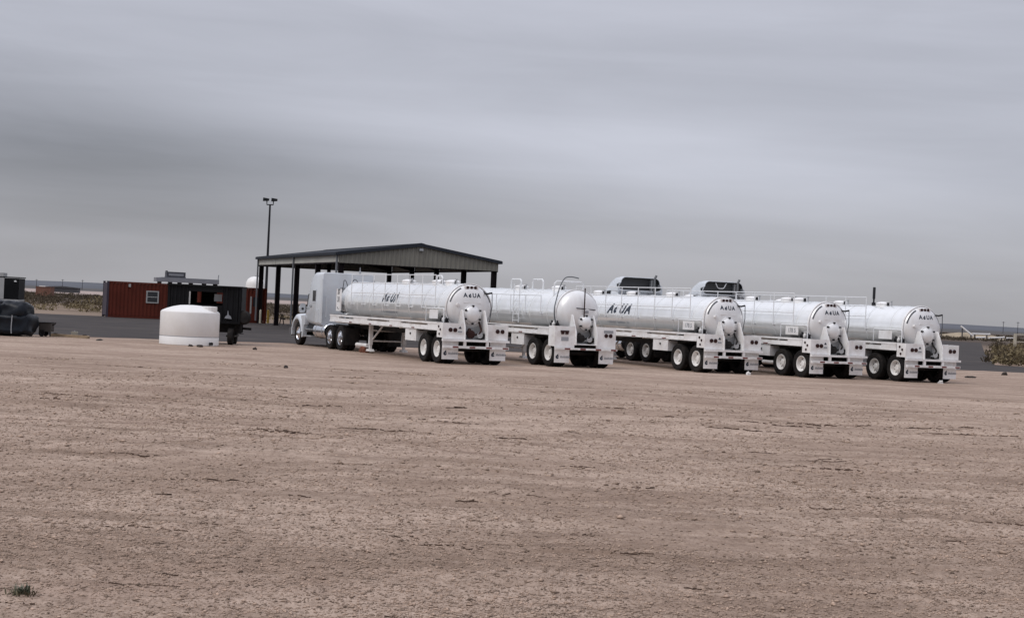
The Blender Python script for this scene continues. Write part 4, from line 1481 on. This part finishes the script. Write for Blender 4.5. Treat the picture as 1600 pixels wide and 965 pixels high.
# ------------------------------------------------------------------ car and cart at the left
def covered_pile():
    root = empty('tarpaulin_pile', (-21.02, 67.9, 0), R(-4))
    tag(root, 'dark navy tarpaulin-wrapped bundles cut off by the left edge of the picture', 'covered pile')

    def lump(x0, x1, y0, y1, z0, z1, seed, m='car_navy'):
        """a sagging wrapped bundle: rounded box with folds"""
        nu, nv = 40, 18
        vs, fs = [], []
        for i in range(nv + 1):
            v = -math.pi / 2 + math.pi * i / nv
            for j in range(nu):
                u = 2 * math.pi * j / nu
                e = .52
                f = lambda q: math.copysign(abs(q) ** e, q)
                px, py, pz = f(math.cos(v)) * f(math.cos(u)), f(math.cos(v)) * f(math.sin(u)), f(math.sin(v))
                k = float(vnoise(np.array([px * 2.1 + seed]), np.array([py * 2.1 + pz * 3.3]), seed)[0]) - .5
                k2 = float(vnoise(np.array([px * 5 + py * 3 + seed]), np.array([pz * 6]), seed + 3)[0]) - .5
                g_ = 1 + .22 * k + .12 * k2
                sag = 1 + .06 * (-pz)
                vs.append(((x0 + x1) / 2 + (x1 - x0) / 2 * px * g_ * sag, (y0 + y1) / 2 + (y1 - y0) / 2 * py * g_ * sag,
                           max(z0, (z0 + z1) / 2 + (z1 - z0) / 2 * pz * (1 + .26 * k + .12 * k2))))
        for i in range(nv):
            for j in range(nu):
                a_, b_ = i * nu + j, i * nu + (j + 1) % nu
                fs.append((a_, b_, b_ + nu, a_ + nu))
        return MB().add(vs, fs).build('bundle', m, root, smooth=60)
    lump(-1.55, -.06, -.75, .75, 0.0, .98, 3)
    b2 = lump(-.02, 1.62, -.78, .78, 0.0, .95, 5)
    lump(-1.5, .40, -.66, .66, .62, 1.46, 8)
    b4 = lump(.28, 1.46, -.66, .66, .60, 1.40, 12)
    MB().tube(smooth_path([(.98, -.80, .62), (1.0, -.86, .85), (.97, -.83, .35), (.98, -.82, .12)][1:], 4), .022, 6).build('strap', 'grey_decal', b2)
    MB().tube(smooth_path([(.36, -.63, 1.0), (.33, -.66, 1.15), (.36, -.60, 1.32)], 4), .016, 6).build('strap', 'downspout', b4)


covered_pile()

cr = empty('utility_cart', (-19.45, 68.6, 0), R(3))
tag(cr, 'small dark two-wheeled utility cart beside the navy car', 'cart')
cr.scale = (.78, .9, .95)
MB().box(0, .62, 0, .7, .22, .26).box(0, .03, 0, .7, .261, .60).box(.59, .62, 0, .7, .261, .60).box(.031, .589, 0, .03, .261, .60).box(.031, .589, .67, .70, .261, .60).build('tub', 'dark_wood', cr)
MB().box(-.03, .65, -.03, .73, .601, .63).build('rim_board', 'chassis_black', cr)
ct, crm = small_wheel(.16, .09, 'chassis_black')
for x in (.18,):
    for y in (-.06, .76):
        w = put('tyre', ct, cr, (x, y, .16), math.pi if y < 0 else 0)
        put('rim', crm, w)
MB().tube([(.50, .35, .22), (.52, .35, 0.01)], .035, 8).build('prop_leg', 'chassis_black', cr)
MB().tube([(.62, .35, .50), (.74, .35, .56), (.80, .35, .62)], .03, 8).build('handle', 'chassis_black', cr)


def box_trailer():
    root = empty('box_trailer', (-28.62, 86.0, 0), R(8))
    tag(root, 'black panelled box trailer with white corner trim behind the navy car', 'trailer')
    W, D = 3.0, 2.2
    MB().box(0, W, 0, D, 1.22, 1.30).build('deck', 'trim_white', root)
    for xa, xb in ((.02, 1.98), (2.27, W - .02)):
        MB().box(xa, xb, 0, .05, 1.301, 2.40).build('side_panel', 'black_sheet', root)
    MB().box(1.981, 2.269, -.02, .06, 1.301, 2.42).build('centre_post', 'trim_white', root)
    MB().box(.02, W - .02, D - .05, D, 1.301, 2.40).build('side_panel', 'black_sheet', root)
    MB().box(W - .05, W, .051, D - .051, 1.301, 2.40).build('end_panel', 'black_sheet', root)
    MB().box(0, .05, .051, D - .051, 1.301, 2.40).build('end_panel', 'black_sheet', root)
    MB().box(-.03, W + .03, -.03, D + .03, 2.421, 2.47).build('roof', 'black_sheet', root)
    MB().box(1.3, 2.2, .1, 1.3, 2.471, 2.66).build('roof_vent', 'trim_white', root)
    MB().prism([(2.76, 2.22), (2.90, 2.22), (2.86, 2.30), (2.76, 2.28)], 'y', -.012, -.002).build('sticker', 'reflect_white', root)
    for x in (.8, 1.7):
        for y in (.12, D - .12):
            w = put('tyre', tyre_small, root, (x, y, .36), math.pi if y < 1 else 0)
            put('rim', rim_small, w)
    MB().box(.3, 2.7, .4, .5, .72, 1.219).box(.3, 2.7, D - .5, D - .4, .72, 1.219).build('frame_beam', 'chassis_black', root)
    MB().box(.7, .9, .1, D - .1, .32, .40).box(1.6, 1.8, .1, D - .1, .32, .40).build('axle', 'chassis_black', root)


box_trailer()

# ------------------------------------------------------------------ bollards, picnic table, odds and ends
for (x, y, m, lb) in ((-18.95, 125.6, 'pale_post', 'pale bollard at the foot of the far left canopy column'),
                      (-18.45, 126.2, 'yellow_paint', 'yellow bollard just right of the pale bollard under the canopy'),
                      (-17.40, 123.0, 'yellow_paint', 'yellow bollard in front of the second canopy column'),
                      (-15.30, 117.5, 'yellow_paint', 'yellow bollard beside the middle canopy column, behind the truck hood')):
    b = empty('bollard', (x, y, 0))
    tag(b, lb, 'bollard', 'bollards by the canopy columns')
    MB().lathe([(.095, 0), (.095, .98), (.07, 1.03), (.03, 1.055), (.001, 1.06)], 'z', 18).build('post', m, b)
    MB().lathe([(.15, 0), (.15, .03), (.10, .05)], 'z', 18).build('footing', 'concrete', b)

pt = empty('picnic_table', (-17.0, 127.6, 0), R(20))
tag(pt, 'dark picnic table with crossed legs under the canopy', 'picnic table')
for k in range(4):
    MB().box(-.85, .85, -.36 + k * .185, -.20 + k * .185, .72, .76).build('top_plank', 'dark_wood', pt)
for s in (1, -1):
    MB().box(-.85, .85, s * .72 - .12, s * .72 + .12, .43, .47).build('bench_plank', 'dark_wood', pt)
    for q in (1, -1):
        MB().beam((s * .6, q * .70, 0.02), (s * .6, q * .20, .72), .06, .10).build('leg', 'dark_wood', pt)
    MB().beam((s * .55, -.80, .40), (s * .55, .80, .40), .05, .09).build('brace', 'dark_wood', pt)

bm_ = empty('timber_beam', (-18.3, 69.2, 0), R(-24))
tag(bm_, 'long pale timber lying along the asphalt edge at left', 'timber')
MB().prism([(-.95, 0), (.95, 0), (.95, .10), (.9, .12), (-.9, .12), (-.95, .10)], 'y', -.07, .07).build('beam', 'wood', bm_)
MB().box(-.8, -.72, -.08, .08, .122, .15).build('cleat', 'dark_wood', bm_)
MB().box(.70, .78, -.08, .08, .122, .15).build('cleat', 'dark_wood', bm_)

cb = empty('concrete_block', (-18.75, 71.6, 0), R(8))
tag(cb, 'small square concrete block standing on the asphalt edge', 'block')
MB().prism([(-.14, 0), (.14, 0), (.14, .17), (.12, .19), (-.12, .19), (-.14, .17)], 'y', -.12, .12).build('block', 'concrete', cb)
MB().tube([(0, 0, .185), (0, 0, .23)], .02, 8).build('lifting_pin', 'galvanised', cb)


def clump(name, label, cat, loc, sx, sy, sz, m, seed, n=5, group=None):
    """an irregular lump"""
    r_ = random.Random(seed)
    bm = bmesh.new()
    bmesh.ops.create_icosphere(bm, subdivisions=2, radius=1)
    for v in bm.verts:
        k = 1 + r_.uniform(-.28, .28)
        v.co = Vector((v.co.x * sx * k, v.co.y * sy * k, max(v.co.z * k, -.25) * sz + sz * .2))
    me = bpy.data.meshes.new(name)
    bm.to_mesh(me)
    bm.free()
    me.materials.append(MATS[m])
    o = put(name, me, None, loc, r_.random() * 6)
    tag(o, label, cat, group)
    return o


clump('dirt_clod', 'small dark lump in front of the white water tank, left of the longer one', 'clod', (-12.48, 64.96, 0), .10, .08, .07, 'debris', 1)
clump('dirt_clod', 'longer dark lump in front of the white water tank', 'clod', (-12.07, 64.75, 0), .24, .10, .08, 'debris', 2)
clump('dirt_clod', 'dark lump on bare ground between the water tank and the truck', 'clod', (-9.9, 64.6, 0), .08, .08, .09, 'debris', 3)
clump('dirt_clod', 'flat dark lump to the right of the last trailer', 'clod', (20.03, 72.2, 0), .30, .14, .07, 'debris', 4)
clump('dirt_clod', 'small dark lump near the asphalt at the far right', 'clod', (23.5, 79.0, 0), .14, .12, .12, 'debris', 5)
clump('dirt_clod', 'dark lump in the middle of the yard below the leftmost truck', 'clod', (-6.65, 49.6, 0), .11, .07, .06, 'debris', 6)
clump('dirt_clod', 'low dark rubble streak right of the timber beam', 'clod', (-16.6, 67.3, 0), .55, .10, .05, 'debris', 7)
clump('rust_block', 'rusty block on the ground behind the drive wheels of the leftmost truck', 'block', (-5.9, 67.6, 0), .28, .2, .28, 'rust', 8)
for i, (x, y, lb) in enumerate(((9.0, 62.6, 'small pale stone under the rear of the middle trailer'), (16.4, 63.2, 'small pale stone under the rear of the rightmost trailer'))):
    clump('stone', lb, 'stone', (x, y, 0), .11, .09, .10, 'far_pale', 20 + i)


# ------------------------------------------------------------------ loose clods and grit of the yard
def clods():
    r_ = np.random.default_rng(5)
    n = 330000
    # even density on the picture plane: 1/y uniform
    y = 1 / (1 / 66.0 + (1 / 10.3 - 1 / 66.0) * r_.random(n) ** 1.05)
    x = (r_.random(n) - .5) * y * .74
    keep = vnoise(x * .5, y * .9, 31) * .55 + vnoise(x * .13, y * .3, 33) * .45 > r_.random(n) * .75 + .12 + np.clip((y - 34) / 40, 0, .6)
    x, y = x[keep], y[keep]
    s = np.exp(r_.normal(-5.2, .45, len(x))) * (0.55 + np.minimum(y, 36) / 24)
    # lines of broken crust along the furrows
    ex, ey, es = [], [], []
    for (y0, sl, xa, xb, dp, w) in TRACKS:
        k = int(10 + 70 * (xb - xa))
        tx = xa + (xb - xa) * r_.random(k)
        ty = y0 + sl * (tx - (xa + xb) / 2) + (vnoise(tx * 2.2, tx * 0 + y0 * 7, 9) - .5) * 0.30 + r_.normal(0, w * .35, k)
        g_ = np.clip((vnoise(tx * 3.5, tx * 0 + y0 * 3, 11) - .30) * 5, 0, 1) > r_.random(k)
        ex.append(tx[g_])
        ey.append(ty[g_])
        es.append(np.exp(r_.normal(-4.75, .45, g_.sum())) * (y0 / 14) ** .7)
    x = np.concatenate([x] + ex)
    y = np.concatenate([y] + ey)
    s = np.clip(np.concatenate([s] + es), .003, .05)
    z = ground_h(x, y)
    n = len(x)
    base = np.array([(1, 0, 0), (0, 1, 0), (-1, 0, 0), (0, -1, 0), (0, 0, 1), (0, 0, -.6)], float)
    fac = np.array([(0, 1, 4), (1, 2, 4), (2, 3, 4), (3, 0, 4), (1, 0, 5), (2, 1, 5), (3, 2, 5), (0, 3, 5)])
    jit = 1 + r_.uniform(-.35, .35, (n, 6, 3))
    V = base[None] * jit
    V[:, :, 2] *= .62
    V[:, :, 0] *= r_.uniform(.9, 1.7, n)[:, None]
    a = r_.random(n) * 6.28
    ca, sa = np.cos(a)[:, None], np.sin(a)[:, None]
    X = V[:, :, 0] * ca - V[:, :, 1] * sa
    Y = V[:, :, 0] * sa + V[:, :, 1] * ca
    P = np.stack([X, Y, V[:, :, 2]], -1) * s[:, None, None] + np.stack([x, y, z + s * .25], -1)[:, None, :]
    co = P.reshape(-1, 3)
    fc = (fac[None] + (np.arange(n) * 6)[:, None, None]).reshape(-1, 3)
    me = bpy.data.meshes.new('gravel')
    me.vertices.add(len(co))
    me.vertices.foreach_set('co', co.ravel().astype(np.float32))
    me.loops.add(fc.size)
    me.loops.foreach_set('vertex_index', fc.ravel().astype(np.int32))
    me.polygons.add(len(fc))
    me.polygons.foreach_set('loop_start', np.arange(0, fc.size, 3, dtype=np.int32))
    me.polygons.foreach_set('loop_total', np.full(len(fc), 3, dtype=np.int32))
    me.update(calc_edges=True)
    me.materials.append(MATS['clod'])
    tag(put('gravel', me), 'loose brown grit and clods strewn over the dirt yard', 'gravel', kind='stuff')


clods()


def crack_lines():
    """jagged dark ribbons whose colour stands for the shade inside soil cracks"""
    r_ = np.random.default_rng(77)
    mb = MB()
    for k in range(62):
        y0 = 10.8 + 26 * r_.random() ** 1.5
        xc = (r_.random() - .5) * .70 * y0
        ln = (.18 + .75 * r_.random() ** 2) * (y0 / 15)
        sl = r_.normal(-.10, .10)
        wid = (.005 + .008 * r_.random()) * (y0 / 15)
        n = max(6, int(ln / (.03 * y0 / 14)))
        xs = np.linspace(xc - ln / 2, xc + ln / 2, n)
        ys = y0 + sl * (xs - xc) + np.cumsum(r_.normal(0, .022 * y0 / 15, n))
        zs = ground_h(xs, ys)
        run = r_.random(n) > .22
        for i in range(n - 1):
            if not run[i]:
                continue
            t = math.sin(math.pi * (i + .5) / n) ** .5
            w0, w1 = wid * t * r_.uniform(.4, 1.5), wid * t * r_.uniform(.4, 1.5)
            h = wid * r_.uniform(.5, 1.3) * t + .004
            a, b = (xs[i], ys[i], zs[i]), (xs[i + 1], ys[i + 1], zs[i + 1])
            vs = [(a[0], a[1] - w0, a[2] - .01), (b[0], b[1] - w1, b[2] - .01), (b[0], b[1] + w1 * 2, b[2] - .01), (a[0], a[1] + w0 * 2, a[2] - .01),
                  (a[0], a[1] - w0 * .4, a[2] + h), (b[0], b[1] - w1 * .4, b[2] + h * r_.uniform(.6, 1.2)), (b[0], b[1] + w1, b[2] + h * .5), (a[0], a[1] + w0, a[2] + h * .5)]
            mb.add(vs, [(4, 5, 6, 7), (0, 1, 5, 4), (1, 2, 6, 5), (2, 3, 7, 6), (3, 0, 4, 7)])
    me = mb.mesh('crack_shade_lines', 'crack_shade', 0)
    tag(put('crack_shade_lines', me), 'thin dark lines across the yard, coloured as the shade in soil cracks', 'soil', kind='stuff')


crack_lines()


# ------------------------------------------------------------------ plants
def tuft():
    root = empty('grass_tuft', (-3.27, 11.42, float(ground_h(np.array([-3.27]), np.array([11.42]))[0])))
    tag(root, 'small green weed tuft growing in the dirt at the lower left', 'weed')
    r_ = random.Random(4)
    root.scale = (.85, .85, .75)
    for k in range(3):
        mb = MB()
        for i in range(22 if k < 2 else 70):
            low = k == 2
            a = r_.uniform(0, 6.28)
            rr = r_.uniform(0, .05 if not low else .13)
            bx, by = rr * math.cos(a) + (0 if low else (-.015, .04)[k]), rr * math.sin(a) * .7
            ln = r_.uniform(.05, .115) if not low else r_.uniform(.03, .06)
            le = r_.uniform(.2, .9) if not low else r_.uniform(.9, 2.0)
            d = r_.uniform(0, 6.28)
            w = r_.uniform(.004, .008)
            tip = (bx + ln * le * math.cos(d), by + ln * le * math.sin(d), ln)
            midp = (bx + ln * le * .35 * math.cos(d), by + ln * le * .35 * math.sin(d), ln * .65)
            px, py = -math.sin(d) * w, math.cos(d) * w
            mb.add([(bx - px, by - py, -.005), (bx + px, by + py, -.005), (midp[0] + px, midp[1] + py, midp[2]), (midp[0] - px, midp[1] - py, midp[2]), tip], [(0, 1, 2, 3), (3, 2, 4)])
        mb.build('leaf_cluster', 'grass_blade' if k < 2 else 'dry_base', root, smooth=0)


tuft()


def brush_mesh(seed, n, h, w, leaf, name, m):
    r_ = random.Random(seed)
    mb = MB()
    for i in range(n):
        a = r_.uniform(0, 6.28)
        rr = w * math.sqrt(r_.random())
        z = h * (1 - (rr / w) ** 2 * .7) * r_.random() ** .6
        c = Vector((rr * math.cos(a), rr * math.sin(a), z))
        d = Vector((r_.uniform(-1, 1), r_.uniform(-1, 1), r_.uniform(-.2, 1.2))).normalized()
        s = d.cross(Vector((r_.uniform(-1, 1), r_.uniform(-1, 1), r_.uniform(-1, 1)))).normalized()
        l_ = leaf * r_.uniform(.6, 1.5)
        mb.add([c - s * l_ * .28, c + s * l_ * .28, c + d * l_ + s * l_ * .12, c + d * l_ - s * l_ * .12], [(0, 1, 2, 3)])
    return mb.mesh(name, m, 0, recalc=False)


def shrub(label, loc, h, w, m, seed, n=260, group=None):
    root = empty('shrub', loc)
    tag(root, label, 'shrub', group)
    put('foliage', brush_mesh(seed, n, h, w, .16, 'foliage', m), root)
    r_ = random.Random(seed)
    mb = MB()
    for i in range(7):
        a = r_.uniform(0, 6.28)
        mb.tube([(0, 0, -.02), (w * .3 * math.cos(a), w * .3 * math.sin(a), h * .4), (w * .7 * math.cos(a), w * .7 * math.sin(a), h * .8)], .02, 5)
    mb.build('stem', 'stem', root)


shrub('tall dry tuft at the front of the weedy island on the right', (30.3, 100.8, 0), .9, 1.1, 'scrub_dry', 1, 420)
shrub('pale shrub behind the dry tuft on the right-hand island', (33.2, 108.0, 0), 1.0, 1.4, 'scrub_dry', 2, 420)
shrub('low yellow shrub at the right edge of the island', (34.6, 112.5, 0), 1.0, 1.5, 'scrub_dry', 3, 420)
shrub('rounded brown shrub beyond the asphalt left of the red container', (-36.5, 146.0, 0), 1.3, 2.6, 'scrub_dry', 4, 500)
shrub('dark shrub beside the far rusty box at left', (-58.0, 205.0, 0), 1.5, 2.4, 'scrub', 5, 400)


def scrub_mass(name, label, spots, m, seed, leaf):
    r_ = random.Random(seed)
    mb = MB()
    for (x, y, w, h, n) in spots:
        for i in range(n):
            a = r_.uniform(0, 6.28)
            rr = w * math.sqrt(r_.random())
            z = h * (1 - (rr / w) ** 2 * .75) * r_.random() ** .6
            c = Vector((x + rr * math.cos(a), y + rr * math.sin(a), z))
            d = Vector((r_.uniform(-1, 1), r_.uniform(-.5, .5), r_.uniform(.3, 1.2))).normalized()
            s = d.cross(Vector((r_.uniform(-1, 1), r_.uniform(-1, 1), r_.uniform(-1, 1)))).normalized()
            l_ = leaf * r_.uniform(.6, 1.5)
            mb.add([c - s * l_ * .3, c + s * l_ * .3, c + d * l_ + s * l_ * .14, c + d * l_ - s * l_ * .14], [(0, 1, 2, 3)])
    me = mb.mesh(name, m, 0, recalc=False)
    tag(put(name, me), label, 'scrub', kind='stuff')


rs = random.Random(12)
far_l, far_r, isl, dry = [], [], [], []
for i in range(330):
    y = rs.uniform(170, 430)
    far_l.append((rs.uniform(-.36, -.10) * y, y, rs.uniform(.8, 2.6), rs.uniform(.25, .7), 90))
for i in range(240):
    y = rs.uniform(280, 560)
    far_r.append((rs.uniform(.22, .36) * y, y, rs.uniform(.9, 2.8), rs.uniform(.25, .75), 90))
for i in range(150):
    y = rs.uniform(101, 200)
    x = rs.uniform(.292, .34) * y
    (isl if rs.random() < .45 else dry).append((x, y, rs.uniform(.5, 1.2), rs.uniform(.35, .9), 90))
for i in range(60):
    y = rs.uniform(140, 175)
    dry.append((rs.uniform(-.30, -.12) * y, y, rs.uniform(.5, 1.3), rs.uniform(.15, .4), 40))
scrub_mass('desert_scrub', 'brown desert scrub spread beyond the asphalt on the left', far_l, 'scrub', 1, .20)
scrub_mass('desert_scrub', 'dark scrub spread over the plain on the far right', far_r, 'scrub', 2, .22)
scrub_mass('weeds', 'olive weeds filling the island at the right edge', isl, 'scrub', 3, .16)
scrub_mass('dry_grass', 'pale dry grass on the verges beyond the asphalt', dry, 'scrub_dry', 4, .16)


# ------------------------------------------------------------------ far background
def ridge():
    r_ = np.random.default_rng(3)
    xs = np.linspace(-3200, 3200, 260)
    h = 4.0 + 5.5 * vnoise(xs / 420, xs * 0, 41) + 2.0 * vnoise(xs / 90, xs * 0, 42)
    h += np.clip((-xs - 300) / 900, 0, 1) * 4 + np.clip((xs - 300) / 1500, 0, 1) * 2
    vs, fs = [], []
    for i, x in enumerate(xs):
        vs += [(x, 3000, -.5), (x, 3300 + 60 * math.sin(x / 200), float(h[i]) * .7), (x, 3700, float(h[i])), (x, 4600, -.5)]
    for i in range(len(xs) - 1):
        for k in range(3):
            a = i * 4 + k
            fs.append((a, a + 4, a + 5, a + 1))
    me = MB().add(vs, fs).mesh('hills', 'ridge', 60)
    tag(put('hills', me), kind='structure')


ridge()


def far_thing(name, label, cat, loc, rz=0.0, group=None):
    o = empty(name, loc, rz)
    tag(o, label, cat, group)
    return o


fb = far_thing('steel_box', 'far rust-red steel box standing in the scrub at left', 'container', (-82, 292, 0))
MB().box(-1.3, 1.3, -1.2, 1.2, .1, 1.75).build('shell', 'far_rust', fb)
MB().box(-1.35, 1.35, -1.25, 1.25, 1.751, 1.85).build('lid', 'far_rust', fb)
for x in (-.8, .8):
    MB().box(x - .15, x + .15, -1.1, 1.1, 0, .099).build('skid', 'far_dark', fb)
fs_ = far_thing('low_shed', 'far low dark shed with a pale end, left of the red container', 'shed', (-148, 560, 0), R(5))
MB().box(-8, 2, -3, 3, 0, 1.5).build('wall', 'far_dark', fs_)
MB().prism([(-8.4, 1.501), (2.4, 1.501), (2.4, 1.7), (-3, 2.1), (-8.4, 1.7)], 'y', -3.3, 3.3).build('roof', 'far_dark', fs_)
MB().box(-10.5, -8.5, -3, 3, 0, 1.9).build('pale_end', 'far_pale', fs_)
for i, (x, y, h, lb) in enumerate(((-372, 1300, 6.6, 'far utility pole near the left edge, shortest of the left group'), (-349, 1290, 7.4, 'far utility pole in the middle of the left group'),
                                   (-331, 1280, 7.6, 'far utility pole on the right of the left group'),
                                   (322, 1090, 8.0, 'far utility pole at right, nearer to the trailers'), (330, 1085, 8.2, 'far utility pole at right, above the pale fence'))):
    p = far_thing('utility_pole', lb, 'utility pole', (x, y, 0), 0, 'far utility poles')
    MB().lathe([(.22, 0), (.16, h)], 'z', 8).build('pole', 'far_dark', p)
    MB().box(-1.1, 1.1, -.08, .08, h - .75, h - .55).build('crossarm', 'far_dark', p)

# pale fence at the right edge
fn = far_thing('pipe_fence', 'pale post-and-rail fence at the right edge of the picture', 'fence', (53.3, 176, 0), R(8))
for i in range(5):
    MB().box(i * 1.75 - .13, i * 1.75 + .13, -.1, .1, 0, 1.72).build('post', 'pale_post', fn)
MB().box(-.13, 8.0, -.06, .06, 1.722, 1.84).build('top_rail', 'pale_post', fn)
MB().box(0.14, 7.9, -.04, .04, .95, 1.05).build('mid_rail', 'pale_post', fn)

# soil berm with white pipes beyond the last trailer
vs, fs = [], []
for i in range(25):
    t = i / 24
    for j in range(9):
        u = j / 8
        hh = 1.35 * math.sin(math.pi * t) ** .7 * math.sin(math.pi * u) * (.8 + .4 * float(vnoise(np.array([i * .7]), np.array([j * .9]), 3)[0]))
        vs.append((84 + 16 * t, 330 + 9 * u, hh - .02))
for i in range(24):
    for j in range(8):
        a = i * 9 + j
        fs.append((a, a + 9, a + 10, a + 1))
tag(put('soil_berm', MB().add(vs, fs).mesh('soil_berm', 'berm_soil', 60)), kind='structure')
for i, (p0, p1, lb) in enumerate((((89.3, 331, 2.6), (91.6, 330.2, .75), 'slanting white pipe leaning on the soil berm at right'),
                                  ((91.2, 329.2, 1.15), (94.6, 329.2, 1.2), 'upper level white pipe on the soil berm at right'),
                                  ((91.6, 328.0, .45), (93.4, 328.0, .55), 'short lower white pipe at the foot of the berm'),
                                  ((93.9, 327.4, .45), (96.9, 327.2, .75), 'longer white pipe on the ground right of the berm'),
                                  ((97.3, 327.0, .62), (98.8, 327.0, .66), 'last short white pipe farthest right of the berm'))):
    t = empty('white_pipe', p0)
    tag(t, lb, 'pipe', 'white pipes by the berm')
    d = Vector(p1) - Vector(p0)
    MB().tube([(0, 0, 0), d], .19, 10).build('pipe_barrel', 'far_pale', t)
    MB().tube([d * .97, d * 1.03], .25, 10).build('collar', 'far_pale', t)
    for q in (.15, .85):
        w = d * q
        MB().box(w.x - .08, w.x + .08, w.y - .2, w.y + .2, -p0[2] - .05, w.z - .10).build('rest', 'far_dark', t)
